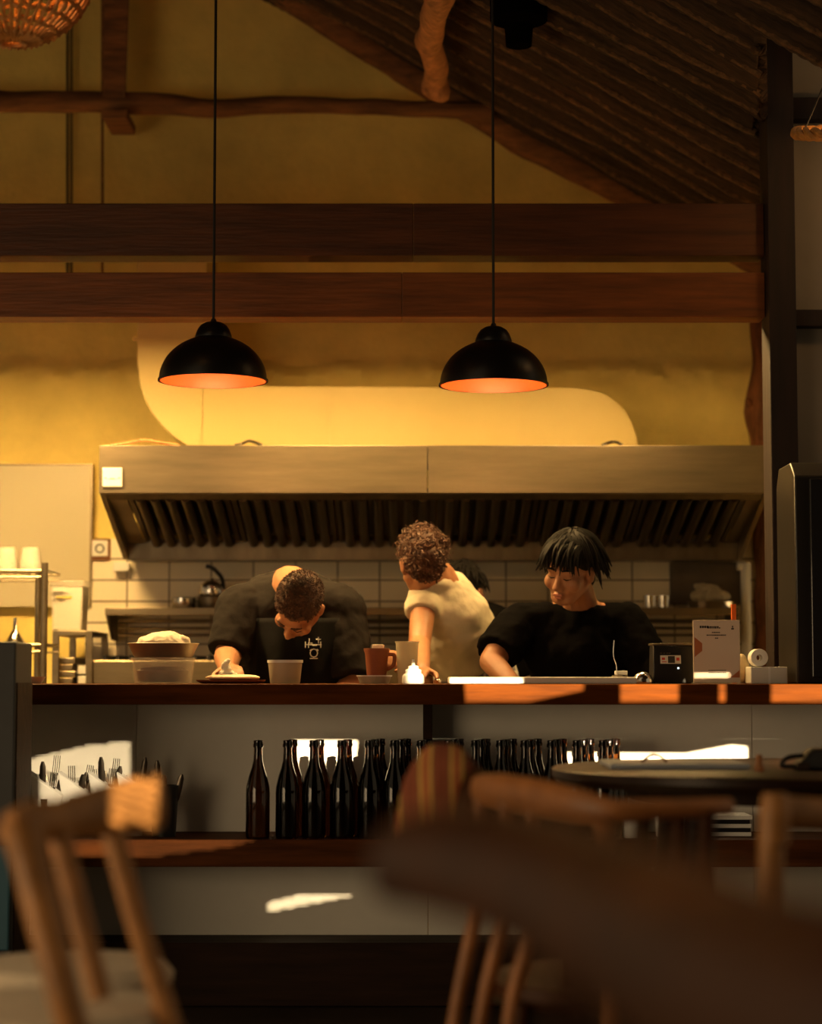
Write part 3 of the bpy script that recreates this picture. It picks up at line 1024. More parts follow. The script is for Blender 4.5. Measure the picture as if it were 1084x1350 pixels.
BLADE = mat('dark_blade', (.12, .10, .08), .3, 1.0)
cups = [(66, CHROME, .036, 'steel tumbler of wrapped cutlery nearest the blue cabinet'), (104, CHROME, .036, 'steel tumbler of wrapped cutlery, second from the blue cabinet'), (143, CHROME, .036, 'steel tumbler of cutlery, third from the blue cabinet'),
        (180, CUPGLASS, .036, 'clear glass tumbler of cutlery beside the tapered black cup'), (220, BLACKP, .045, 'tapered black cup with a few knives, right end of the cutlery')]
napn = 0
for i, (px, m_, rr, lab) in enumerate(cups):
    d = 6.5 + (.02 if i % 2 else 0)
    c = V((X(px, d), d, ZS))
    h = .115 if i < 4 else .155
    o = MB().lathe([(0, 0), (rr * .8, 0), (rr, h), (rr * .94, h), (rr * .76, .006), (0, .006)], c, 28).build('tumbler', m_)
    tag(o, lab, 'cup')
    n = 6 if i < 3 else 3
    for k in range(n):
        a = 2 * PI * k / n + i
        base = c + V((.35 * rr * math.cos(a), .35 * rr * math.sin(a), .01))
        tip = c + V((1.0 * rr * math.cos(a) + .01, .8 * rr * math.sin(a), rnd.uniform(.17, .245)))
        which = 'of the %s cup from the blue cabinet' % ORD[i]
        if k % 2 and i < 4:
            tag(fork(base, tip, STEELD if k == 3 else CHROME), 'steel fork with tines up sticking out ' + which, 'fork', 'forks ' + which)
        else:
            tag(knife('knife', base, tip, BLADE), 'dark steel knife pointing up ' + which, 'knife', 'knives ' + which)
    if i < 4:
        m = MB()
        top = c + V((.0, -.012, .165))
        # a folded paper napkin wrapped as a slanting sleeve
        s0 = c + V((-.030, -.018, .07))
        m.hexa([c + V((-.02, -.03, .02)), c + V((.02, -.03, .02)), c + V((.02, -.012, .02)), c + V((-.02, -.012, .02)),
                c + V((-.050, -.036, .195)), c + V((.058, -.036, .120)), c + V((.055, -.004, .130)), c + V((-.044, -.004, .20))])
        tag(m.build('paper_napkin', PAPER, bevel=.004), 'white paper napkin folded around the cutlery ' + which, 'napkin', None)

# ---- things on the counter
def at(px, d):
    return V((X(px, d), d, ZT))


c = at(217, 6.72)
k = L(1, 6.72)
tubm = thing('dough_container', 'round clear plastic container under the steel dough bowl', 'container', c)
m = MB().lathe([(0, 0), (38 * k, 0), (41 * k, 30 * k), (43 * k, 31 * k), (43 * k, 34 * k), (39.5 * k, 33 * k), (36.5 * k, .004), (0, .004)], c, 40)
m.build('container_body', CLEAR, tubm)
MB().lathe([(0, .005), (33 * k, .005), (35 * k, 17 * k), (26 * k, 21 * k), (0, 23 * k)], c, 32).build('flour', mat('flour', (.6, .5, .34), .9, var=.2, scale=20), tubm)
cb = c + V((0, 0, 34.5 * k))
o = MB().lathe([(0, 0), (37 * k, 0), (39 * k, 2 * k), (46 * k, 17 * k), (47.5 * k, 18 * k), (46.5 * k, 18.5 * k), (44.5 * k, 17 * k), (38 * k, 3 * k), (0, 2 * k)], cb, 44).build('steel_bowl', BOWLSTEEL)
tag(o, 'shallow steel bowl heaped with dough on the clear container', 'bowl')
m = MB()
m.ell(cb + V((0, 0, 15 * k)), (36 * k, 36 * k, 18 * k), sub=4)
m.ell(cb + V((8 * k, -4 * k, 24 * k)), (15 * k, 15 * k, 10 * k), sub=4)
m.ell(cb + V((-14 * k, -6 * k, 19 * k)), (18 * k, 15 * k, 10 * k), sub=4)
m.ell(cb + V((26 * k, -6 * k, 18 * k)), (12 * k, 12 * k, 11 * k), sub=3)
o = m.build('dough', DOUGH, remesh=.004, smit=3, disp=(.012, .03))
tag(o, 'heap of pale dough rising out of the steel bowl', 'dough')

c = at(306, 6.75)
o = MB().lathe([(0, 0), (38 * k, 0), (45 * k, 3 * k), (46 * k, 5 * k), (44 * k, 5 * k), (0, 4 * k)], c, 40).build('terracotta_plate', TERRA)
tag(o, 'flat terracotta plate with pale dough in front of the bending cook', 'plate')
m = MB()
m.ell(c + V((2 * k, 0, 8 * k)), (36 * k, 34 * k, 4.5 * k), sub=4)
tag(m.build('flatbread', BREAD, disp=(.004, .02)), 'round pale flatbread lying on the terracotta plate', 'bread')
m = MB()
cc = c + V((-6 * k, -10 * k, 13 * k))
for q in ((0, 0, 0, 7), (2, 0, 5, 6), (-2, 0, 10, 4.5), (1, 0, 14, 4), (4, 0, 17, 3), (8, 0, -1, 5), (-6, 0, 0, 4), (13, 1, -2, 3.4)):
    m.ell(cc + V((q[0] * k, q[1] * k, q[2] * k)), q[3] * k, sub=3)
tag(m.build('cream_dollop', mat('cream', (.9, .85, .7), .6), remesh=.003, smit=2, disp=(.01, .012)), 'standing dollop of cream on top of the flatbread', 'cream')

def tub(px, d, wpx, hpx, lab, lidmat=WHITE, bodym=FROST):
    c = at(px, d)
    k = L(1, d)
    r = thing('plastic_tub', lab, 'tub', c)
    w2 = wpx / 2 * k
    h = hpx * k
    MB().lathe([(0, 0), (w2 * .80, 0), (w2 * .84, .004), (w2 * .96, h * .92), (w2 * .92, h * .92), (w2 * .78, .004), (0, .004)], c, 36).build('tub_body', bodym, r)
    MB().lathe([(w2 * .9, h * .9), (w2, h * .88), (w2, h), (w2 * .93, h), (w2 * .9, h * .95), (0, h * .95), (0, h * .93), (w2 * .9, h * .93)], c, 36).build('lid', lidmat, r)
    return r


tub(377, 6.72, 47, 31, 'tall round milky plastic tub with rim in front of the bending cook')
tub(494, 6.62, 47, 11, 'low round plastic tub with pale lid beside the squeeze bottle')
c = at(497, 6.95)
k = L(1, 6.95)
mug = thing('terracotta_pot', 'reddish brown plastic jug with handle behind the low tub', 'jug', c)
MB().lathe([(0, 0), (12 * k, 0), (15.5 * k, 40 * k), (17 * k, 43 * k), (17 * k, 46 * k), (14 * k, 45 * k), (11 * k, 3 * k), (0, 3 * k)], c, 32).build('jug_body', TERRA, mug)
MB().tube(smoothcurve([c + V((14 * k, 0, 38 * k)), c + V((23 * k, 0, 37 * k)), c + V((22 * k, 0, 24 * k)), c + V((13 * k, 0, 18 * k))], 5), 2.6 * k, 8).build('handle', TERRA, mug)
o = boxo('butter_block', DOUGH, c.x - 6 * k, c.x + 9 * k, c.y - .02, c.y + .02, c.z + 40 * k, c.z + 51 * k)
tag(o, 'pale square block sticking out of the reddish brown jug', 'butter')
c = at(537, 6.93)
jg = thing('clear_jug', 'tall milky measuring jug beside the woman in the white shirt', 'jug', c)
MB().lathe([(0, 0), (12 * k, 0), (15 * k, 52 * k), (16.5 * k, 55 * k), (14.5 * k, 54 * k), (11.4 * k, .004), (0, .004)], c, 32).build('jug_body', FROST, jg)
c = at(545, 6.66)
k = L(1, 6.66)
sq = thing('squeeze_bottle', 'small white squeeze bottle with stepped nozzle lit by the sun', 'bottle', c)
MB().lathe([(0, 0), (14 * k, 0), (15 * k, 2 * k), (14.5 * k, 10 * k), (12 * k, 13 * k), (0, 13 * k)], c, 28).build('bottle_body', WHITE, sq)
MB().lathe([(0, 12.5 * k), (10.5 * k, 12.5 * k), (10.5 * k, 18 * k), (7 * k, 19.5 * k), (6.5 * k, 23 * k), (2.6 * k, 24 * k), (1.6 * k, 32 * k), (0, 32 * k)], c, 28).build('nozzle_cap', WHITE, sq)
c = at(576, 6.8)
o = MB().lathe([(0, 0), (.012, 0), (.013, .012), (.011, .014), (0, .014)], c, 20).build('bottle_cap', CHROME)
tag(o, 'tiny metal cap lying right of the squeeze bottle', 'cap')
c = at(50, 6.6)
o = MB().lathe([(0, 0), (.018, 0), (.032, .022), (.030, .022), (.017, .004), (0, .004)], c, 28).build('small_dish', WHITE)
tag(o, 'small white dish at the left end of the counter', 'dish')
o = MB().box(X(592, 6.58), X(838, 6.58), 6.58, 6.86, ZT, ZT + .021).build('chopping_board', TRAYM, bevel=.004, smooth=False)
tag(o, 'long white chopping board lying in front of the black haired cook', 'chopping board')
# receipt spike, small lumps
c = at(843, 6.72)
sp = thing('receipt_spike', 'thin upright metal spike with paper scraps beside the card terminal', 'receipt spike', V((X(812, 6.72), 6.72, ZT + .0215)))
c = V((X(812, 6.72), 6.72, ZT + .0215))
k = L(1, 6.72)
MB().lathe([(0, 0), (7 * k, 0), (7 * k, 2 * k), (0, 2.5 * k)], c, 20).build('spike_base', STEELD, sp)
MB().tube(smoothcurve([c + V((0, 0, 2 * k)), c + V((-1 * k, 0, 16 * k)), c + V((-4.5 * k, 0, 28 * k)), c + V((-3.5 * k, 0, 48 * k))], 6), .0018, 6).build('spike_rod', CHROME, sp)
MB().box(c.x - 2 * k, c.x + 14 * k, c.y + .002, c.y + .03, c.z + 2.6 * k, c.z + 8 * k, M=None).build('paper_scraps', PAPER, sp, bevel=.002)
c = at(846, 6.72)
m = MB().lathe([(0, 0), (13 * k, 0), (13.5 * k, 4 * k), (11 * k, 11 * k), (5 * k, 15 * k), (0, 16 * k)], c, 28)
tag(m.build('service_bell', CHROME), 'dark shiny domed bell between spike and card terminal', 'bell')
# card terminal
c = at(885, 6.75)
k = L(1, 6.75)
pt = thing('card_terminal', 'black boxy payment terminal with a white sticker', 'terminal', c)
m = MB()
m.hexa([c + V((-27 * k, -.03, 0)), c + V((27 * k, -.03, 0)), c + V((27 * k, .10, 0)), c + V((-27 * k, .10, 0)), c + V((-26 * k, -.012, 50 * k)), c + V((26 * k, -.012, 50 * k)), c + V((26 * k, .09, 50 * k)), c + V((-26 * k, .09, 50 * k))])
m.build('terminal_body', BLACKP, pt, bevel=.004)
MB().box(c.x - 27.5 * k, c.x + 27.5 * k, c.y - .016, c.y + .09, c.z + 50 * k, c.z + 53 * k).build('top_edge', STEELD, pt, bevel=.002, smooth=False)
f = lambda u, v, e=.0: c + V((u * k, -.03 + .018 * v / 50 - .0012 - e, v * k))
def quad(pts, m_, nm, par):
    MB().prism(pts, (0, -.0008, 0)).build(nm, m_, par, smooth=False)
stk = MB().prism([f(-17, 26), f(10, 26), f(10, 37), f(-17, 37)], (0, -.0008, 0)).build('sticker', WHITE, pt, smooth=False)
m = MB()
for (u0, u1, v0, v1) in ((-7, 2, 27, 36),):
    m.prism([f(u0, v0, .0009), f(u1, v0, .0009), f(u1, v1, .0009), f(u0, v1, .0009)], (0, -.0005, 0))
m.build('sticker_print', BLACKINK, stk, smooth=False)
m = MB()
for (u0, u1, v0, v1) in ((-15, -11, 31, 34), (-15, -9, 28, 29), (4, 8, 30, 34)):
    m.prism([f(u0, v0, .0009), f(u1, v0, .0009), f(u1, v1, .0009), f(u0, v1, .0009)], (0, -.0005, 0))
m.build('sticker_print', REDMARK, stk, smooth=False)
quad([f(5, 19), f(7.5, 19), f(7.5, 21.5), f(5, 21.5)], mat('led', (.8, .9, 1), .5, emit=(.7, .9, 1), estr=1.2), 'indicator', pt)
m = MB()
for u in (-17, -13, -9, -6):
    m.prism([f(u, 39), f(u + 2.6, 39), f(u + 2.6, 40.4), f(u, 40.4)], (0, -.0006, 0))
m.build('maker_lettering', STEELD, pt, smooth=False)
# payment card in an acrylic stand
c = at(943, 6.66)
k = L(1, 6.66)
sg = thing('payment_sign', 'upright cream payment card in a clear stand on the counter', 'sign', c)
MB().box(c.x - 31 * k, c.x + 31 * k, c.y - .03, c.y + .05, c.z, c.z + .004).build('stand_foot', CLEAR, sg, smooth=False)
card = MB().box(c.x - 30.5 * k, c.x + 30.5 * k, c.y, c.y + .004, c.z + .004, c.z + 83 * k).build('card', PINKCARD, sg, smooth=False)
MB().box(c.x - 31 * k, c.x + 31 * k, c.y + .005, c.y + .008, c.z + .004, c.z + 84 * k).build('acrylic_sheet', CLEAR, sg, smooth=False)
m = MB()
def ink(m, u0, u1, v0, v1):
    m.box(c.x + u0 * k, c.x + u1 * k, c.y - .0008, c.y - .0001, c.z + v0 * k, c.z + v1 * k)
for u in range(-22, -12, 3):
    ink(m, u, u + 2.4, 73, 76)
for u0, u1, v in ((-12, 3, 74), (-12, 5, 72.4), (-6, 5, 66.5), (-13, 13, 63), (-2, 2, 59)):
    x = u0
    while x < u1:
        w_ = rnd.uniform(1.2, 3)
        ink(m, x, min(x + w_, u1), v, v + 1.4)
        x += w_ + .6
for v in (17, 14):
    x = -11
    while x < 12:
        w_ = rnd.uniform(1.2, 3)
        ink(m, x, min(x + w_, 12), v, v + .9)
        x += w_ + .6
ink(m, 19.5, 23, 71, 73)
ink(m, 20.5, 22, 73.5, 76)
BRICKINK = mat('brick_ink', (.50, .16, .06), .6)
m.build('printed_text', BLACKINK, card, smooth=False)
m = MB()
m.prism([c + V((u * k, -.0001, v * k)) for u, v in ((-29, 35), (-19, 43), (-19, 53), (-29, 61))], (0, -.0006, 0))
m.build('printed_shape', BRICKINK, card, smooth=False)
m = MB()
m.prism([c + V((u * k, -.0001, v * k)) for u, v in ((18, 8), (30, 18), (30, 8))], (0, -.0006, 0))
m.build('printed_shape', BRICKINK, card, smooth=False)
o = MB().box(X(963, 6.9), X(969, 6.9), 6.895, 6.91, ZT, ZT + L(104, 6.9)).build('red_straw', ORANGE, bevel=.001)
tag(o, 'thin red stick standing upright behind the payment card', 'stick')
c = at(1004, 6.72)
bx = thing('tissue_box', 'low white box with a paper roll on top, right of the payment card', 'box', c)
k = L(1, 6.72)
MB().box(c.x - 20 * k, c.x + 28 * k, c.y - .05, c.y + .07, c.z, c.z + 22 * k).build('box_body', WHITE, bx, bevel=.003, smooth=False)
MB().box(c.x + 3 * k, c.x + 6 * k, c.y - .051, c.y - .0495, c.z, c.z + 22 * k).build('tape', PAPER, bx, smooth=False)
cr = c + V((-7 * k, 0, 22.5 * k + 11.5 * k))
o = MB().lathe([(4 * k, -.03), (11 * k, -.03), (11.5 * k, -.028), (11.5 * k, .028), (11 * k, .03), (4 * k, .03)], (0, 0, 0), 32, M=Matrix.Translation(cr) @ Matrix.Rotation(PI / 2, 4, 'X'), closed=True).build('paper_roll', PAPER)
tag(o, 'small paper roll lying on the low white box', 'roll')
c2 = at(975, 6.8)
m = MB()
m.ell(c2 + V((0, 0, 20 * k)), (10 * k, 10 * k, 20 * k), sub=3)
tag(m.build('bread_bag', BREAD, disp=(.012, .03)), 'small brown paper bag between payment card and paper roll', 'bag')
# tall black appliance
c = at(1090, 6.75)
fr = thing('countertop_fridge', 'tall black glass fronted cooler at the right end of the counter', 'fridge', c)
fx = X(1042, 6.7)
m = MB()
zz = Z(612, 6.75)
m.prism([(fx, 6.62, ZT), (fx, 6.95, ZT), (fx, 6.95, zz - .06), (fx, 6.90, zz), (fx, 6.70, zz), (fx, 6.62, zz - .05)], (.55, 0, 0))
m.build('cooler_body', mat('black_paint', (.02, .017, .014), .35), fr, bevel=.006)
MB().box(fx + .045, fx + .53, 6.60, 6.619, ZT + .02, zz - .06).build('glass_door', GLASSM, fr, bevel=.003, smooth=False)
MB().box(fx + .085, fx + .5, 6.592, 6.599, ZT + .03, ZT + .26).build('steel_panel', STEEL, fr, bevel=.003, smooth=False)
MB().tube([V((fx + .09, 6.585, Z(685, 6.6))), V((fx + .3, 6.585, Z(685, 6.6)))], .006, 8).build('handle', CHROME, fr)

# ---- bowls, plates and papers on the right of the lower shelf
for i, (a, b_, h) in enumerate(((818, 836, 30), (862, 888, 28), (903, 926, 26))):
    d = 6.46
    c = V((X((a + b_) / 2, d), d, ZS))
    k = L(1, d)
    hw = (b_ - a) / 2 * k
    o = MB().hexa([c + V((-hw * .9, -.04, 0)), c + V((hw * .9, -.04, 0)), c + V((hw * .9, .04, 0)), c + V((-hw * .9, .04, 0)), c + V((-hw, -.045, h * k)), c + V((hw, -.045, h * k)), c + V((hw, .045, h * k)), c + V((-hw, .045, h * k))]).build('paper_box', PAPER, bevel=.003)
    tag(o, ['leftmost', 'middle', 'rightmost'][i] + ' of three small white paper boxes under the counter behind the chair', 'box', 'white paper boxes under the counter')
for i in range(5):
    d = 6.5
    x0 = X(930, d) + rnd.uniform(-.006, .006)
    o = boxo('menu_folder', [PAPER, BLACKP][i % 2], x0, x0 + L(55, d), d, d + .16, ZS + i * .0125, ZS + i * .0125 + .012, bevel=.001)
    tag(o, ['lowest', 'second lowest', 'middle', 'second highest', 'topmost'][i] + ' of the stacked black and white menus under the counter', 'menu', 'stacked menus')
# ================================================================ DINING SIDE
def bar_tube(pts, rad, n=8, seg=14, flat=1.0, up=None):
    m = MB()
    q = smoothcurve(pts, n)
    r = lerp_list(rad, n) if hasattr(rad, '__len__') and not hasattr(rad[0], '__len__') else rad
    if hasattr(rad, '__len__') and hasattr(rad[0], '__len__'):
        a = lerp_list([x[0] for x in rad], n)
        b = lerp_list([x[1] for x in rad], n)
        r = list(zip(a, b))
    m.tube(q, r, seg, up=up)
    return m


UP = (0, 0, 1)
# ---- left chair
ca = thing('dining_chair', 'brown wooden chair with curved back rail and slanted spindles at the bottom left', 'chair', (X(40, 3.2), 3.2, 0))
rail = [P(14, 1092, 3.0), P(40, 1084, 3.03), P(80, 1080, 3.1), P(125, 1070, 3.17), P(172, 1064, 3.24), P(211, 1054, 3.30)]
k = L(1, 3.1)
bar_tube(rail, [(.018, 22 * k), (.018, 27 * k), (.016, 27 * k), (.016, 33 * k), (.016, 40 * k), (.012, 40 * k)], up=UP, seg=18).build('back_rail', LIGHTCHAIR, ca, bevel=0)
bar_tube([P(26, 1085, 3.0), P(38, 1130, 2.99), P(60, 1220, 2.97), P(84, 1310, 2.95), P(100, 1368, 2.95)], [.034, .027, .025, .023, .022]).build('back_post', LIGHTCHAIR, ca)
for pts in ([P(78, 1098, 3.09), P(100, 1190, 3.08), P(133, 1318, 3.06)], [P(148, 1095, 3.2), P(172, 1185, 3.19), P(205, 1290, 3.18), P(226, 1358, 3.17)]):
    bar_tube(pts, [.0175] * len(pts)).build('spindle', LIGHTCHAIR, ca)
sc_ = P(52, 1322, 3.24)
m = MB().lathe([(0, -.03), (.185, -.03), (.20, -.018), (.205, 0), (.19, .018), (.12, .026), (0, .028)], sc_ + V((0, 0, -.02)), 44)
m.build('cushion', BEIGE, ca)
MB().lathe([(0, -.03), (.19, -.03), (.20, -.015), (.19, 0), (0, 0)], sc_ + V((0, 0, -.05)), 40).build('seat', LIGHTCHAIR, ca)
for (dx, dy) in ((-.15, -.13), (.15, -.13), (-.15, .14), (.15, .14)):
    a = sc_ + V((dx, dy, -.07))
    bar_tube([a, V((a.x + dx * .3, a.y + dy * .3, 0.0))], [.018, .014]).build('leg', LIGHTCHAIR, ca)
# lower round stool behind it
sb = thing('round_stool', 'round beige cushioned stool behind the left chair', 'stool', (X(96, 3.9), 3.95, 0))
sc2 = P(92, 1283, 3.95)
MB().lathe([(0, -.03), (.17, -.03), (.19, -.015), (.192, 0), (.175, .02), (.1, .03), (0, .032)], sc2, 44).build('cushion', BEIGE, sb)
MB().lathe([(0, -.04), (.17, -.04), (.18, -.02), (.17, 0), (0, 0)], sc2 + V((0, 0, -.03)), 40).build('seat', LIGHTCHAIR, sb)
for (dx, dy) in ((-.12, -.12), (.12, -.12), (-.12, .12), (.12, .12)):
    a = sc2 + V((dx, dy, -.065))
    bar_tube([a, V((a.x + dx * .35, a.y + dy * .35, 0.0))], [.018, .014]).build('leg', LIGHTCHAIR, sb)

# ---- big blurred chair in front
cf = thing('dining_chair', 'dark wooden chair nearest the lens, its broad back rail sweeping across the bottom right', 'chair', (.32, 1.42, 0))
rail = [P(508, 1128, 1.72), P(560, 1128, 1.66), P(640, 1143, 1.56), P(720, 1176, 1.44), P(820, 1234, 1.28), P(930, 1298, 1.13), P(1060, 1358, 1.0), P(1200, 1410, .9)]
# a broad rail of teardrop section: an inclined rounded top face over a steep front face
m = MB()
q = smoothcurve(rail, 8)
hs = lerp_list([.034, .039, .042, .045, .050, .054, .058, .06], 8)
rings = []
n = len(q)
for i in range(n):
    t = (q[min(i + 1, n - 1)] - q[max(i - 1, 0)])
    t.z = 0
    t.normalize()
    nn = V((-t.y, t.x, 0))
    if nn.y > 0:
        nn = -nn
    h = hs[i]
    sec = [(-.018, -1.0), (0, -1.06), (.012, -1.0), (.016, -.5), (.016, 0), (.012, .45), (.0, .8), (-.016, .98), (-.034, 1.02), (-.045, .92), (-.045, .4), (-.036, -.3)]
    rings.append([m.bm.verts.new(q[i] + nn * (a * 1.0) + V((0, 0, b_ * h))) for a, b_ in sec])
for A, B in zip(rings, rings[1:]):
    for k_ in range(12):
        m.bm.faces.new((A[k_], A[(k_ + 1) % 12], B[(k_ + 1) % 12], B[k_]))
m.bm.faces.new(rings[0][::-1])
m.bm.faces.new(rings[-1])
m.build('back_rail', DARKCHAIR, cf, sub=1)
for pts in ([P(740, 1180, 1.42), P(760, 1400, 1.44), P(790, 1940, 1.48)], [P(900, 1250, 1.17), P(930, 1500, 1.22), P(960, 2130, 1.27)]):
    bar_tube(pts, [.012] * 3).build('spindle', DARKCHAIR, cf)
fs = V((.32, 1.42, .47))
MB().lathe([(0, -.04), (.2, -.04), (.225, -.02), (.22, 0), (.1, -.008), (0, -.01)], fs, 44).build('seat', DARKCHAIR, cf)
for (dx, dy) in ((-.15, -.15), (.15, -.15), (-.15, .15), (.15, .15)):
    a = fs + V((dx, dy, -.03))
    bar_tube([a, V((a.x + dx * .25, a.y + dy * .25, 0.0))], [.018, .014]).build('leg', DARKCHAIR, cf)

# ---- chair in the middle, its arched rail in front of the table
cm = thing('dining_chair', 'orange brown chair with an arched back rail standing before the round table', 'chair', (X(760, 3.9), 3.9, 0))
rail = [P(628, 1040, 4.0), P(660, 1043, 3.9), P(715, 1052, 3.8), P(765, 1062, 3.72), P(810, 1069, 3.68), P(870, 1067, 3.68), P(930, 1065, 3.7), P(962, 1063, 3.74)]
k = L(1, 3.8)
bar_tube(rail, [(.012, 18 * k), (.016, 24 * k), (.016, 24 * k), (.016, 22 * k), (.016, 15 * k), (.016, 13 * k), (.016, 12 * k), (.012, 11 * k)], up=UP, seg=18).build('back_rail', CHAIRWOOD, cm)
bar_tube([P(800, 1075, 3.69), P(800, 1110, 3.69), P(800, 1200, 3.69), V((X(806, 3.7), 3.7, 0))], [.03, .017, .016, .014]).build('back_post', CHAIRWOOD, cm)
for pts in ([P(634, 1045, 3.98), P(628, 1190, 3.97), P(600, 1345, 3.95), V((X(560, 3.92), 3.92, 0))], [P(668, 1050, 3.88), P(664, 1200, 3.87), P(634, 1350, 3.86), V((X(600, 3.84), 3.84, 0))], [P(704, 1055, 3.82), P(698, 1220, 3.81), P(672, 1350, 3.8), V((X(640, 3.78), 3.78, 0))]):
    bar_tube(pts, [.014] * 4).build('spindle', CHAIRWOOD, cm)
for px in (745, 848, 895, 931):
    d = 3.88 if px < 760 else 3.7
    bar_tube([P(px, 1068, d), P(px + 2, 1200, d), P(px + 6, 1330, d)], [.0155] * 3).build('spindle', DARKCHAIR, cm)
ms = V((X(790, 3.9), 3.95, .45))
MB().lathe([(0, -.04), (.2, -.04), (.225, -.02), (.22, 0), (.1, -.008), (0, -.01)], ms, 44).build('seat', DARKCHAIR, cm)
for (dx, dy) in ((-.15, -.15), (.15, -.15), (-.15, .15), (.15, .15)):
    a = ms + V((dx, dy, -.03))
    bar_tube([a, V((a.x + dx * .25, a.y + dy * .25, 0.0))], [.018, .014]).build('leg', DARKCHAIR, cm)

# ---- chair at the right border
cr_ = thing('dining_chair', 'chair with a thick rounded post at the right border before the table', 'chair', (X(1080, 3.6), 3.7, 0))
bar_tube([P(1022, 1046, 3.55), P(1022, 1072, 3.55), P(1020, 1110, 3.55), P(1017, 1140, 3.55), V((X(1006, 3.55), 3.55, 0))], [.02, .027, .026, .022, .018]).build('back_post', LIGHTCHAIR, cr_)
bar_tube([P(1024, 1070, 3.56), P(1060, 1073, 3.58), P(1110, 1076, 3.62), P(1180, 1080, 3.7)], [(.015, .028)] * 4, up=UP, seg=16).build('back_rail', LIGHTCHAIR, cr_)
bar_tube([V((X(1170, 3.6), 3.62, Z(1076, 3.62))), V((X(1168, 3.62), 3.63, 0))], [.022, .017]).build('back_post', LIGHTCHAIR, cr_)
rs = V((X(1128, 3.75), 3.74, .45))
MB().lathe([(0, -.04), (.2, -.04), (.225, -.02), (.22, 0), (.1, -.008), (0, -.01)], rs, 44).build('seat', DARKCHAIR, cr_)
for (dx, dy) in ((-.15, -.15), (.15, -.15), (-.15, .15), (.15, .15)):
    a = rs + V((dx, dy, -.03))
    bar_tube([a, V((a.x + dx * .25, a.y + dy * .25, 0.0))], [.018, .014]).build('leg', DARKCHAIR, cr_)

# ---- round table
tcx, tcy, trr = .965, 5.35, .61
tz = Z(1011.5, 5.35)
tt = thing('round_table', 'dark round wooden table before the counter at the right', 'table', (tcx, tcy, 0))
MB().lathe([(0, -.038), (trr - .02, -.038), (trr, -.022), (trr, -.004), (trr - .006, 0), (0, 0)], (tcx, tcy, tz), 72).build('tabletop', TABLEM, tt)
MB().lathe([(.40, -.075), (.42, -.075), (.42, -.038), (.40, -.038)], (tcx, tcy, tz), 48, closed=True).build('apron', DARKWOOD, tt)
for a in (.8, 2.4, 3.9, 5.5):
    b0 = V((tcx + .38 * math.cos(a), tcy + .38 * math.sin(a), tz - .04))
    bar_tube([b0, V((tcx + .45 * math.cos(a), tcy + .45 * math.sin(a), 0))], [.026, .018]).build('leg', DARKWOOD, tt)
TZ = tz + .0006
k = L(1, 5.2)
tc_ = V((X(880, 5.35), 5.35, TZ))
ty = thing('serving_tray', 'long grey blue tray with a thin arched handle on the round table', 'tray', tc_)
MB().box(tc_.x - 88 * k, tc_.x + 96 * k, 5.2, 5.5, TZ, TZ + .014).build('tray_body', mat('tray_blue', (.34, .37, .42), .35), ty, bevel=.005, smooth=False)
MB().tube(smoothcurve([V((X(843, 5.3), 5.3, TZ + .014)), V((X(856, 5.3), 5.3, TZ + .032)), V((X(868, 5.3), 5.3, TZ + .028)), V((X(876, 5.3), 5.3, TZ + .014))], 6), .004, 6).build('handle', LOG, ty)
c = V((X(997, 5.1), 5.1, TZ))
o = MB().lathe([(0, 0), (.011, 0), (.012, .01), (.008, .018), (.009, .034), (.006, .04), (0, .041)], c, 20).build('wooden_pepper_mill', CHAIRWOOD)
tag(o, 'small wooden peg shaped mill standing on the round table', 'mill')
c = V((X(1062, 5.2), 5.2, TZ))
bgd = thing('black_bag', 'black leather bag slumped on the round table at the right border', 'bag', c)
m = MB()
m.hexa([c + V((-.045, -.05, 0)), c + V((.12, -.05, 0)), c + V((.12, .05, 0)), c + V((-.045, .05, 0)), c + V((.0, -.02, .052)), c + V((.11, -.02, .056)), c + V((.11, .03, .056)), c + V((.0, .03, .052))])
m.build('bag_body', BLACKP, bgd, bevel=.01)
MB().tube(smoothcurve([c + V((-.04, -.045, .01)), c + V((-.075, -.05, .012)), c + V((-.06, -.04, .03)), c + V((-.02, -.04, .036))], 6), .006, 8).build('strap', BLACKP, bgd)
MB().box(c.x - .04, c.x - .01, c.y - .062, c.y - .058, c.z + .004, c.z + .02).build('buckle', CHROME, bgd, smooth=False)

# ---- striped bundle on the arched chair
bs_ = P(586, 1062, 4.16)
k = L(1, 4.16)
sm = bpy.data.materials.new('striped_cloth')
sm.use_nodes = True
nt = sm.node_tree
bsd = nt.nodes['Principled BSDF']
bsd.inputs['Roughness'].default_value = .9
tc = nt.nodes.new('ShaderNodeTexCoord')
wv = nt.nodes.new('ShaderNodeTexWave')
wv.wave_type = 'BANDS'
wv.bands_direction = 'X'
wv.inputs['Scale'].default_value = 5.2
wv.inputs['Distortion'].default_value = 1.2
wv.inputs['Detail'].default_value = 1
rp = nt.nodes.new('ShaderNodeValToRGB')
els = rp.color_ramp.elements
els[0].position = 0
els[0].color = (.20, .05, .02, 1)
els[1].position = .35
els[1].color = (.28, .07, .025, 1)
for p_, c_ in ((.55, (.10, .04, .02, 1)), (.72, (.62, .38, .09, 1)), (.85, (.60, .34, .08, 1)), (.95, (.35, .08, .03, 1))):
    e = els.new(p_)
    e.color = c_
nt.links.new(tc.outputs['Object'], wv.inputs['Vector'])
nt.links.new(wv.outputs['Fac'], rp.inputs['Fac'])
nt.links.new(rp.outputs['Color'], bsd.inputs['Base Color'])
bn = thing('hanging_striped_bag', 'rounded brown and yellow striped cloth bag hanging on the arched chair', 'bag', V((bs_.x, bs_.y, bs_.z - 70 * k)))
m = MB()
m.ell(bs_ + V((0, 0, -10 * k)), (60 * k, .075, 92 * k), sub=4)
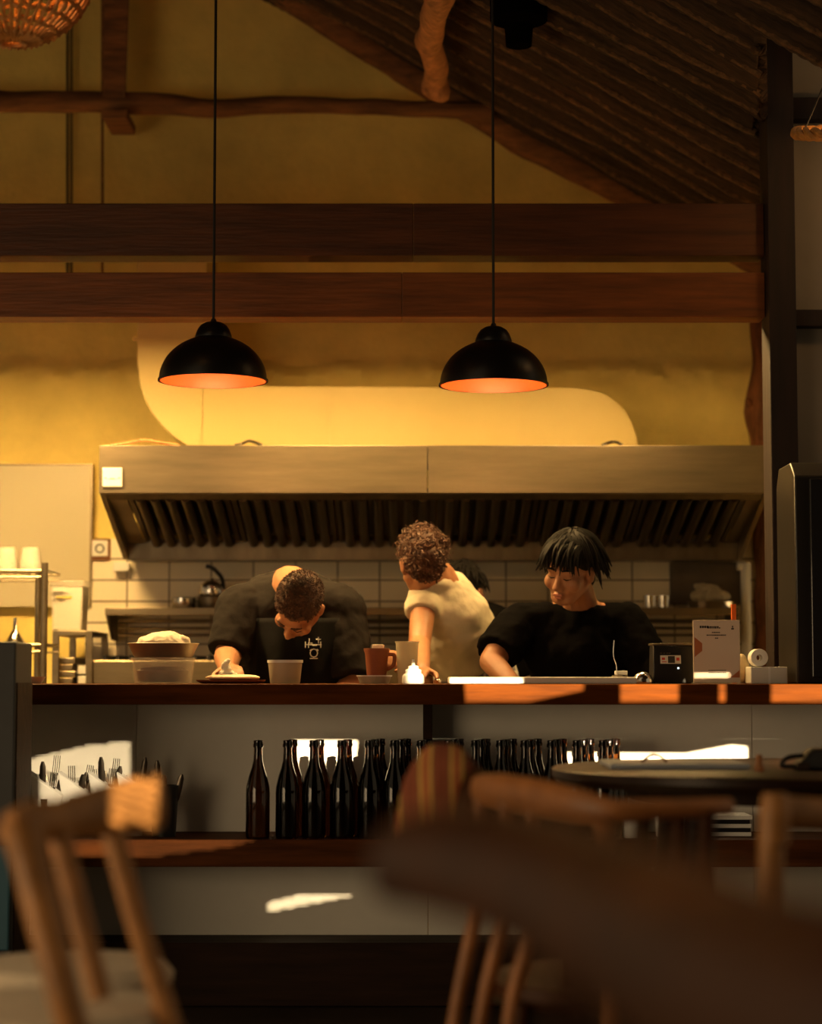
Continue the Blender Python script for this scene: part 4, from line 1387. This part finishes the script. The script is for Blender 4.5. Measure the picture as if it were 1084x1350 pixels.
m.ell(bs_ + V((-24 * k, 0, -40 * k)), (46 * k, .085, 62 * k), sub=4)
m.build('bag_body', sm, bn, remesh=.006, smit=4, disp=(.012, .05))
m = MB()
m.ell(bs_ + V((42 * k, -.05, -20 * k)), (34 * k, .05, 68 * k), sub=4)
m.build('dark_flap', DARKCHAIR, bn, disp=(.01, .05))
MB().tube(smoothcurve([bs_ + V((-40 * k, .02, 50 * k)), bs_ + V((-10 * k, .02, 76 * k)), bs_ + V((30 * k, -.02, 60 * k)), bs_ + V((54 * k, -.06, 25 * k))], 6), .007, 8).build('strap', DARKCHAIR, bn)
# ================================================================ PEOPLE
def frame(fwd, up):
    f = V(fwd).normalized()
    u = V(up)
    r = f.cross(u).normalized()      # the person's right-hand side is +x when looking along +y
    u = r.cross(f).normalized()
    return Matrix((r, f, u)).transposed()


class Body(MB):
    def head(self, c, M, s=1.0):
        c = V(c)
        g = lambda x, y, z: c + M @ V((x * s, y * s, z * s))
        E = lambda p, r, sub=3: self.ell(g(*p), tuple(q * s for q in r), M, sub)
        E((0, -.012, .03), (.073, .092, .082), 4)
        E((0, .028, -.035), (.060, .062, .085), 4)
        E((0, .058, -.094), (.030, .028, .024))
        for sx in (-1, 1):
            self.cap(g(sx * .050, .005, -.055), g(sx * .020, .056, -.094), .022 * s, .022 * s)
            E((sx * .040, .060, -.036), (.026, .026, .028))
            E((sx * .074, -.012, -.018), (.010, .020, .032))
            E((sx * .079, -.016, -.008), (.008, .016, .018))
            E((sx * .030, .078, -.008), (.015, .010, .008))
            E((sx * .013, .098, -.046), (.009, .010, .008), 2)
        self.cap(g(-.036, .080, .013), g(.036, .080, .013), .011 * s, .011 * s)
        self.cap(g(0, .086, -.004), g(0, .108, -.040), .008 * s, .0125 * s)
        E((0, .090, -.069), (.022, .010, .006), 2)
        E((0, .088, -.081), (.018, .011, .007), 2)

    def limb(self, pts, rad):
        for i in range(len(pts) - 1):
            self.cap(pts[i], pts[i + 1], rad[i], rad[i + 1])

    def hand(self, w, d, n, s=1.0, side=1, curl=.6):
        """palm from wrist w along d; n is the way the palm faces; fingers curl towards n"""
        w, d, n = V(w), V(d).normalized(), V(n)
        n = (n - d * n.dot(d)).normalized()
        x = d.cross(n).normalized() * side
        pc = w + d * .045 * s
        R_ = Matrix((x, d, n)).transposed()
        self.ell(pc, (.040 * s, .048 * s, .015 * s), R_)
        for k, (off, ln) in enumerate(((-.030, .074), (-.010, .084), (.010, .078), (.029, .062))):
            b0 = w + d * .082 * s + x * off * s
            a, p = 0.25 * curl, b0
            r0 = .0092 * s
            for j, f in enumerate((.44, .32, .24)):
                dd = (d * math.cos(a) + n * math.sin(a))
                q = p + dd * ln * f * s
                self.cap(p, q, r0, r0 * .92, seg=10)
                p, r0 = q, r0 * .92
                a += .75 * curl
            self.cap(w + d * .04 * s + x * off * .8 * s, b0, .011 * s, .0095 * s, seg=10)
        t0 = w + d * .022 * s - x * .03 * s
        t1 = t0 + (d * .6 - x * .8 + n * .35) .normalized() * .038 * s
        t2 = t1 + (d * .9 - x * .2 + n * .4).normalized() * .032 * s
        self.cap(t0, t1, .0125 * s, .011 * s, seg=10)
        self.cap(t1, t2, .011 * s, .0088 * s, seg=10)

    def legs(self, hip, kz, y_off=.06, wide=.11, toe=-1):
        hip = V(hip)
        for sx in (-1, 1):
            h = hip + V((sx * .09, 0, -.05))
            kn = V((hip.x + sx * wide, hip.y - y_off, kz + .46))
            an = V((hip.x + sx * wide, hip.y - y_off * .3, kz + .085))
            self.limb([h, kn, an], [.082, .058, .04])
            self.cap(an + V((0, -.03 * toe, -.05)), an + V((0, .15 * toe, -.058)), .032, .026)


def trousers(hip, kz, par, m_, y_off=.06, wide=.11):
    t = MB()
    hip = V(hip)
    t.ell(hip + V((0, 0, -.02)), (.18, .13, .12), sub=3)
    for sx in (-1, 1):
        h = hip + V((sx * .09, 0, -.05))
        kn = V((hip.x + sx * wide, hip.y - y_off, kz + .46))
        an = V((hip.x + sx * wide, hip.y - y_off * .3, kz + .10))
        t.cap(h, kn, .1, .075)
        t.cap(kn, an, .075, .06)
    return t.build('trousers', m_, par, remesh=.012, smit=4)


SHOE = mat('shoe', (.02, .018, .016), .6)


def shoes(hip, kz, par, y_off=.06, wide=.11, toe=-1):
    for sx in (-1, 1):
        an = V((hip.x + sx * wide, hip.y - y_off * .3, kz))
        m = MB()
        m.cap(an + V((0, -.035 * toe, .048)), an + V((0, .17 * toe, .042)), .046, .04)
        m.build('shoe', SHOE, par, remesh=.01, smit=2)


# ---------------------------------------------------------------- the cook in black, right
d0 = 7.35
b = Body()
hc = P(752, 748, 7.28)
HM = frame((-.50, -.80, -.34), (0.05, -.3, 1))
b.head(hc, HM, 1.02)
nb = P(765, 800, 7.42)
b.cap(hc + HM @ V((0, -.03, -.05)), nb, .056, .064)
chest = P(760, 850, 7.45)
hip = V((chest.x + .03, 7.62, .86))
b.ell(chest, (.165, .105, .15))
b.cap(nb + V((0, .01, -.02)), chest, .075, .12)
b.cap(chest, hip, .125, .13)
b.ell(hip, (.165, .12, .11))
shL, shR = P(684, 822, 7.42), P(826, 822, 7.44)
for s_ in (shL, shR):
    b.cap(nb + V((0, 0, -.02)), s_, .05, .058)
elL, elR = P(648, 872, 7.30), P(868, 905, 7.36)
wrL, wrR = V((X(690, 7.12), 7.13, .935)), V((X(800, 7.12), 7.13, .935))
b.limb([shL, elL, wrL], [.056, .043, .028])
b.limb([shR, elR, wrR], [.056, .043, .028])
b.hand(wrL, (.8, -.25, -.1), (0, 0, -1), side=-1)
b.hand(wrR, (-.8, -.25, -.1), (0, 0, -1), side=1)
b.legs(hip, KF)
man = b.build('person', SKIND, remesh=.0055, smit=3)
tag(man, 'person in a black t-shirt with a black mop of hair, looking down at the right', 'person')
t = MB()
t.ell(chest + V((0, .01, -.0)), (.20, .135, .15), sub=4)
t.ell(chest + V((0, 0, .07)), (.185, .115, .09), sub=4)
t.cap(chest + V((0, .01, -.03)), hip + V((0, 0, .02)), .165, .175)
t.ell(hip + V((0, 0, .03)), (.19, .15, .10), sub=3)
for s_, e_, f_ in ((shL, elL, .80), (shR, elR, .92)):
    t.cap(nb + V((0, .005, -.045)), s_ + V((0, 0, .004)), .062, .073)
    en = s_ + (e_ - s_) * f_
    t.tube([s_, s_ + (en - s_) * .5, en], [.078, .082, .079], 18)
tsh = t.build('t_shirt', BLACKT, man, remesh=.008, smit=5, disp=(.022, .06))
m = MB()
ncol = nb + V((-.008, -.02, .0))
# hair: cap + hanging locks
hm = MB()
gl = lambda x, y, z: hc + HM @ V((x, y, z))
hm.ell(gl(0, -.022, .048), (.088, .100, .084), HM, 4)
hm.ell(gl(0, -.060, -.010), (.070, .056, .072), HM, 4)
def lock(hm, base, dir_, out, ln, r, nseg=5):
    pts = [V(base)]
    dcur = V(out).normalized()
    for i in range(nseg):
        tt_ = (i + 1) / nseg
        dv = (dcur * (1 - tt_) + V(dir_).normalized() * tt_).normalized()
        pts.append(pts[-1] + dv * ln / nseg)
    hm.tube(pts, [r * (1 - .8 * (i / nseg) ** 1.6) for i in range(nseg + 1)], 6)
hm.ell(gl(0, -.075, -.050), (.060, .040, .060), HM, 4)
for i in range(420):
    a = rnd.uniform(0, 2 * PI)
    e = rnd.uniform(.0, 1.5)
    dx, dy, dz = math.cos(a) * math.cos(e), math.sin(a) * math.cos(e), math.sin(e)
    if dy > .55 and dz < .40:
        continue
    base = gl(.086 * dx, -.022 + .098 * dy, .048 + .082 * dz)
    n_ = HM @ V((dx, dy, dz))
    down = HM @ V((dx * .35 + rnd.uniform(-.2, .2), dy * .45, -1))
    tang = (down - n_ * down.dot(n_)).normalized()
    ln = rnd.uniform(.05, .085) if dy > .2 else rnd.uniform(.07, .12)
    lock(hm, base - n_ * .004, down, n_ * .22 + tang, ln, rnd.uniform(.006, .011))
# fringe falling over the forehead
for i in range(60):
    x = -.062 + .124 * i / 59
    base = gl(x * .9, .055 + rnd.uniform(-.02, .02) - 4 * x * x, .105 + rnd.uniform(-.01, .01) - 6 * x * x)
    down = HM @ V((x * 1.2 + rnd.uniform(-.25, .25), .12, -1))
    lock(hm, base, down, HM @ V((x * 2, 1, .05)), rnd.uniform(.085, .115), rnd.uniform(.006, .0095))
hm.build('hair', HAIRK, man)
for sx in (-1, 1):
    MB().tube([gl(sx * .014, .0935, .016), gl(sx * .030, .092, .021), gl(sx * .047, .080, .016)], [.003, .0042, .002], 6).build('eyebrow', HAIRK, man)
for sx in (-1, 1):
    MB().tube([gl(sx * .016, .089, -.012), gl(sx * .030, .0905, -.0145), gl(sx * .044, .081, -.011)], [.0012, .0024, .0012], 6).build('eyelashes', HAIRK, man)
lp = MB()
lp.ell(gl(0, .0985, -.0695), (.019, .004, .0045), HM)
lp.ell(gl(0, .0965, -.080), (.016, .005, .005), HM)
lp.build('lips', mat('lips', (.34, .11, .07), .45), man)
trousers(hip, KF, man, BLACKT)
shoes(hip, KF, man)

# ---------------------------------------------------------------- the cook bending over
b = Body()
hc = P(394, 797, 7.16)
HM = frame((-.16, -.26, -.95), (-.12, -.95, .28))
# roll the head a little
HM = Matrix.Rotation(.22, 3, 'Y') @ HM
b.head(hc, HM, 1.0)
nb = P(385, 772, 7.40)
b.cap(hc + HM @ V((0, -.05, -.04)), nb, .058, .068)
b.cap(nb, P(382, 775, 7.52), .07, .08)
up_ = P(385, 808, 7.55)
hip = V((up_.x + .02, 8.00, .86))
b.ell(up_, (.18, .14, .13))
b.cap(up_, hip, .14, .15)
b.ell(hip, (.17, .13, .12))
shL, shR = P(322, 806, 7.46), P(446, 806, 7.46)
for s_ in (shL, shR):
    b.cap(nb + V((0, .03, -.02)), s_, .06, .066)
elL, elR = P(300, 866, 7.36), P(463, 905, 7.36)
wrL, wrR = P(300, 886, 7.09) + V((0, 0, .012)), V((X(430, 7.13), 7.22, .90))
b.limb([shL, elL, wrL], [.066, .048, .030])
b.limb([shR, elR, wrR], [.062, .046, .030])
b.hand(wrL, (.25, -1, -.05), (.2, 0, -1), side=1, curl=.45, s=.95)
b.hand(wrR, (-.6, -.3, -.1), (0, 0, -1), side=1)
b.legs(hip, KF, y_off=.02)
cook = b.build('person', SKINM, remesh=.0055, smit=3)
tag(cook, 'person with short brown hair bending low over the counter in a dark shirt and apron', 'person')
t = MB()
t.ell(P(384, 815, 7.53), (.235, .19, .175), sub=4)
t.ell(P(384, 850, 7.52), (.235, .16, .17), sub=4)
t.cap(P(384, 830, 7.6), hip, .19, .19)
for s_, e_, f_ in ((shL, elL, .93), (shR, elR, .92)):
    t.cap(P(384, 800, 7.5), s_, .105, .105)
    en = s_ + (e_ - s_) * f_
    t.tube([s_, s_ + (en - s_) * .5, en], [.104, .092, .078], 20)
t.build('t_shirt', GREYT, cook, remesh=.008, smit=6, disp=(.020, .07))
# apron bib hanging below the chest
ap = MB()
def apf(u, v):
    p = P(338 + 112 * u, 815 + 110 * v, 7.36 - .05 * math.sin(PI * u) - .02 * math.sin(PI * v) + .004 * math.sin(u * 17))
    return p
ap.grid(apf, 20, 16)
apron = ap.build('apron', APRONM, cook, solid=.006)
em = MB()
def ep(u, v):
    q = apf((u - 338) / 112, (v - 815) / 110)
    return q + V((0, -.008, 0))
def stroke(m, pts, r=.0016):
    m.tube([ep(*p) for p in pts], r, 5)
for pts in ([(408, 842), (408, 848), (412, 848)], [(420, 840), (420, 848)], [(417, 843), (423, 843)], [(403, 846), (403, 854)], [(407, 847), (407, 854)], [(403, 850), (424, 850)], [(423, 846), (423, 854)], [(412, 851), (418, 851)],
            [(414 + 5 * math.cos(a / 8 * 2 * PI), 861 + 5.5 * math.sin(a / 8 * 2 * PI)) for a in range(9)], [(409, 868), (419, 868)], [(411, 856), (409, 858)], [(418, 856), (420, 858)]):
    stroke(em, pts)
em.build('apron_emblem', WHITEINK, apron)
gl = lambda x, y, z: hc + HM @ V((x, y, z))
hm = MB()
hm.ell(gl(0, -.016, .034), (.0765, .094, .084), HM, 5)
hm.ell(gl(0, -.045, -.02), (.066, .06, .07), HM, 4)
for v in hm.bm.verts:
    v.co += V((noise.noise(v.co * 90), noise.noise(v.co * 90 + V((5, 0, 0))), noise.noise(v.co * 90 + V((0, 5, 0))))) * .002
for i in range(1500):
    a = rnd.uniform(0, 2 * PI)
    e = rnd.uniform(-.3, 1.5)
    dx, dy, dz = math.cos(a) * math.cos(e), math.sin(a) * math.cos(e), math.sin(e)
    if dy > .7 and dz < .35:
        continue
    base = gl(.0755 * dx, -.016 + .093 * dy, .034 + .083 * dz)
    n_ = HM @ V((dx, dy + .5, dz))
    hm.tube([base, base + (n_ + V((rnd.uniform(-.5, .5), rnd.uniform(-.5, .5), rnd.uniform(-.5, .5)))).normalized() * .008], [.0020, .0008], 4, caps=False)
hm.build('hair', HAIRS, cook)
for sx in (-1, 1):
    MB().tube([gl(sx * .012, .0935, .015), gl(sx * .030, .092, .020), gl(sx * .047, .080, .015)], [.003, .0045, .002], 6).build('eyebrow', HAIRS, cook)
for sx in (-1, 1):
    MB().tube([gl(sx * .016, .089, -.010), gl(sx * .030, .0905, -.013), gl(sx * .044, .081, -.010)], [.0012, .0022, .0012], 6).build('eyelashes', HAIRS, cook)
trousers(hip, KF, cook, BLACKT, y_off=.02)
shoes(hip, KF, cook, y_off=.02)

# ---------------------------------------------------------------- the woman in the white shirt, back turned
b = Body()
hc = P(557, 741, 7.55)
HM = frame((-.12, .95, -.28), (-.06, .28, 1))
b.head(hc, HM, .98)
nb = P(577, 763, 7.60)
b.cap(hc + HM @ V((0, -.03, -.05)), nb, .045, .052)
up_ = P(592, 812, 7.66)
hip = V((X(628, 7.85), 7.85, .93))
b.ell(up_, (.135, .095, .14))
b.cap(nb, up_, .07, .1)
b.cap(up_, hip, .11, .12)
b.ell(hip, (.16, .12, .11))
shL, shR = P(560, 783, 7.58), P(622, 798, 7.72)
for s_ in (shL, shR):
    b.cap(nb, s_, .046, .05)
elL, wrL = P(553, 850, 7.42), P(557, 884, 7.09)
b.limb([shL, elL, wrL], [.048, .040, .027])
b.hand(wrL, (-.15, -1, -.08), (0, 0, -1), side=-1, curl=.3, s=.9)
elR, wrR = P(584, 850, 7.88), P(531, 871, 7.36)
b.limb([shR, elR, P(540, 866, 7.66), wrR], [.045, .038, .033, .024])
b.hand(wrR, (-.75, -.65, .12), (.4, -.5, .3), side=1, curl=.9, s=.9)
b.legs(hip, KF, toe=1)
wom = b.build('person', SKINM, remesh=.0055, smit=3)
tag(wom, 'person in a cream t-shirt with curly brown hair tied up, seen from behind', 'person')
t = MB()
t.ell(P(590, 793, 7.665), (.118, .135, .095), sub=4)
t.cap(nb + V((0, 0, -.015)), P(588, 790, 7.66), .066, .11)
t.ell(P(574, 772, 7.605), (.088, .088, .042), sub=3)
t.cap(P(573, 764, 7.60), nb + V((0, .02, -.02)), .057, .08)
t.ell(P(596, 812, 7.67), (.140, .15, .12), sub=4)
t.ell(P(602, 832, 7.70), (.146, .15, .13), sub=4)
t.tube([P(600, 826, 7.7), V((X(611, 7.76), 7.76, 1.10)), V((X(617, 7.8), 7.8, 1.07))], [.146, .143, .138], 24)
for s_, e_, f_ in ((shL, elL, .42), (shR, elR, .5)):
    t.cap(nb + V((.01, .02, -.035)), s_ + V((0, 0, -.006)), .062, .058)
    en = s_ + (e_ - s_) * f_
    t.tube([s_ + V((.004, .01, .01)), s_ + (en - s_) * .5, en], [.056, .062, .062], 18)
t.build('t_shirt', CREAMT, wom, remesh=.008, smit=5, disp=(.018, .06))
pl = bpy.data.materials.new('plaid')
pl.use_nodes = True
nt = pl.node_tree
bsd = nt.nodes['Principled BSDF']
bsd.inputs['Roughness'].default_value = .9
tc = nt.nodes.new('ShaderNodeTexCoord')
br = nt.nodes.new('ShaderNodeTexBrick')
mp = nt.nodes.new('ShaderNodeMapping')
mp.inputs['Rotation'].default_value = (PI / 2, .25, 0)
br.offset = 0
br.inputs['Color1'].default_value = (.20, .20, .22, 1)
br.inputs['Color2'].default_value = (.26, .25, .25, 1)
br.inputs['Mortar'].default_value = (.60, .55, .46, 1)
br.inputs['Scale'].default_value = 1
br.inputs['Mortar Size'].default_value = .0045
br.inputs['Brick Width'].default_value = .03
br.inputs['Row Height'].default_value = .03
nt.links.new(tc.outputs['Object'], mp.inputs['Vector'])
nt.links.new(mp.outputs['Vector'], br.inputs['Vector'])
nt.links.new(br.outputs['Color'], bsd.inputs['Base Color'])
m = MB()
m.ell(V((X(620, 7.8), 7.81, 1.01)), (.142, .137, .085), sub=3)
m.ell(hip, (.172, .14, .11), sub=3)
m.cap(V((X(620, 7.8), 7.8, .95)), V((X(640, 7.85), 7.85, .55)), .14, .19)
m.cap(V((X(660, 7.72), 7.74, 1.04)), V((X(668, 7.75), 7.72, .82)), .06, .09)
m.build('plaid_apron', pl, wom, remesh=.01, smit=4, disp=(.012, .05))
gl = lambda x, y, z: hc + HM @ V((x, y, z))
hm = MB()
hm.ell(gl(0, -.020, .040), (.078, .092, .080), HM, 4)
hm.ell(gl(0, -.062, -.020), (.062, .050, .066), HM, 4)
hm.ell(gl(0, -.100, -.005), (.044, .034, .042), HM, 4)
def curl(hm, p, n_, r, ln, th):
    ax = V((rnd.uniform(-1, 1), rnd.uniform(-1, 1), rnd.uniform(-1, 1)))
    ax = (ax - n_ * ax.dot(n_) * .5).normalized()
    u = ax.cross(n_).normalized()
    w_ = ax.cross(u)
    ph = rnd.uniform(0, 6)
    pts = [p + ax * (ln * (i / 14 - .5)) + u * (r * math.cos(ph + i * .75)) + w_ * (r * math.sin(ph + i * .75)) for i in range(15)]
    hm.tube(pts, th, 5)
for i in range(330):
    a = rnd.uniform(0, 2 * PI)
    e = rnd.uniform(-.95, 1.5)
    dx, dy, dz = math.cos(a) * math.cos(e), math.sin(a) * math.cos(e), math.sin(e)
    if dy > .3 and dz < .3 or dy > -.1 and dz < -.2:
        continue
    p = gl(.080 * dx, -.020 + .094 * dy, .042 + .082 * dz)
    curl(hm, p, HM @ V((dx, dy, dz)), rnd.uniform(.005, .010), rnd.uniform(.02, .05), rnd.uniform(.0014, .0028))
for i in range(230):
    v_ = V((rnd.gauss(0, 1), -abs(rnd.gauss(0, 1)), rnd.gauss(0, 1))).normalized()
    p = gl(.066 * v_.x, -.062 + .052 * v_.y, -.020 + .068 * v_.z)
    curl(hm, p, HM @ v_, rnd.uniform(.006, .011), rnd.uniform(.02, .05), rnd.uniform(.0016, .003))
for i in range(40):
    a = rnd.uniform(0, 2 * PI)
    p = gl(.088 * math.cos(a), -.03 + rnd.uniform(-.03, .02), .04 + .085 * math.sin(a))
    curl(hm, p, HM @ V((math.cos(a), 0, math.sin(a))), rnd.uniform(.008, .014), rnd.uniform(.03, .06), .0011)
for i in range(120):
    v_ = V((rnd.gauss(0, 1), rnd.gauss(0, 1), rnd.gauss(0, 1))).normalized()
    p = gl(.046 * v_.x, -.100 + .036 * v_.y, -.005 + .044 * v_.z)
    curl(hm, p, HM @ v_, rnd.uniform(.006, .011), rnd.uniform(.02, .05), rnd.uniform(.0016, .003))
whair = hm.build('hair', HAIRB, wom)
m = MB()
ring = [gl(.034 * math.cos(a), -.088 + .004 * math.sin(a), -.005 + .034 * math.sin(a)) for a in [i / 16 * 2 * PI for i in range(17)]]
m.tube(ring, .006, 6, caps=False)
m.build('hair_tie', BLACKP, whair)
shoes(hip, KF, wom, toe=1)

# ---------------------------------------------------------------- the cook half hidden behind
b = Body()
hc = P(613, 783, 8.2)
HM = frame((.5, .85, -.25), (0, .2, 1))
b.head(hc, HM, .98)
nb = P(628, 815, 8.2)
b.cap(hc + HM @ V((0, -.03, -.05)), nb, .052, .06)
up_ = P(632, 850, 8.2)
hip = V((up_.x, 8.17, .86))
b.cap(nb, up_, .07, .12)
b.ell(up_, (.16, .10, .14))
b.cap(up_, hip, .12, .13)
shL, shR = P(575, 822, 8.18), P(672, 826, 8.18)
for s_, dx in ((shL, -.03), (shR, .03)):
    b.cap(nb, s_, .05, .052)
    e_ = s_ + V((dx, .05, -.25))
    w_ = e_ + V((-dx * 2, .06, -.22))
    b.limb([s_, e_, w_], [.05, .042, .028])
    b.hand(w_, (0, .1, -1), (0, 1, 0), side=1 if dx < 0 else -1)
b.legs(hip, KF, y_off=.0, toe=1)
hid = b.build('person', SKIND, remesh=.006, smit=3)
tag(hid, 'person with short black hair half hidden behind the cream shirted one', 'person')
t = MB()
t.ell(up_ + V((0, 0, .02)), (.185, .125, .15), sub=4)
t.cap(up_, hip, .16, .17)
for s_, dx in ((shL, -.03), (shR, .03)):
    t.cap(nb + V((0, 0, -.03)), s_, .06, .066)
    t.tube([s_, s_ + V((dx * .8, .04, -.19))], [.07, .072], 18)
t.build('t_shirt', BLACKT, hid, remesh=.01, smit=4)
gl = lambda x, y, z: hc + HM @ V((x, y, z))
hm = MB()
hm.ell(gl(0, -.018, .036), (.080, .096, .084), HM, 4)
hm.ell(gl(0, -.05, -.03), (.07, .056, .07), HM, 4)
for i in range(200):
    a = rnd.uniform(0, 2 * PI)
    e = rnd.uniform(0, 1.5)
    dx, dy, dz = math.cos(a) * math.cos(e), math.sin(a) * math.cos(e), math.sin(e)
    base = gl(.080 * dx, -.018 + .096 * dy, .036 + .083 * dz)
    n_ = HM @ V((dx, dy, dz))
    lock(hm, base - n_ * .006, HM @ V((dx * .3, dy * .3, -1)), n_ + HM @ V((0, 0, -.6)), .05, .007)
hm.build('hair', HAIRK, hid)
trousers(hip, KF, hid, BLACKT, y_off=0)
shoes(hip, KF, hid, y_off=0, toe=1)
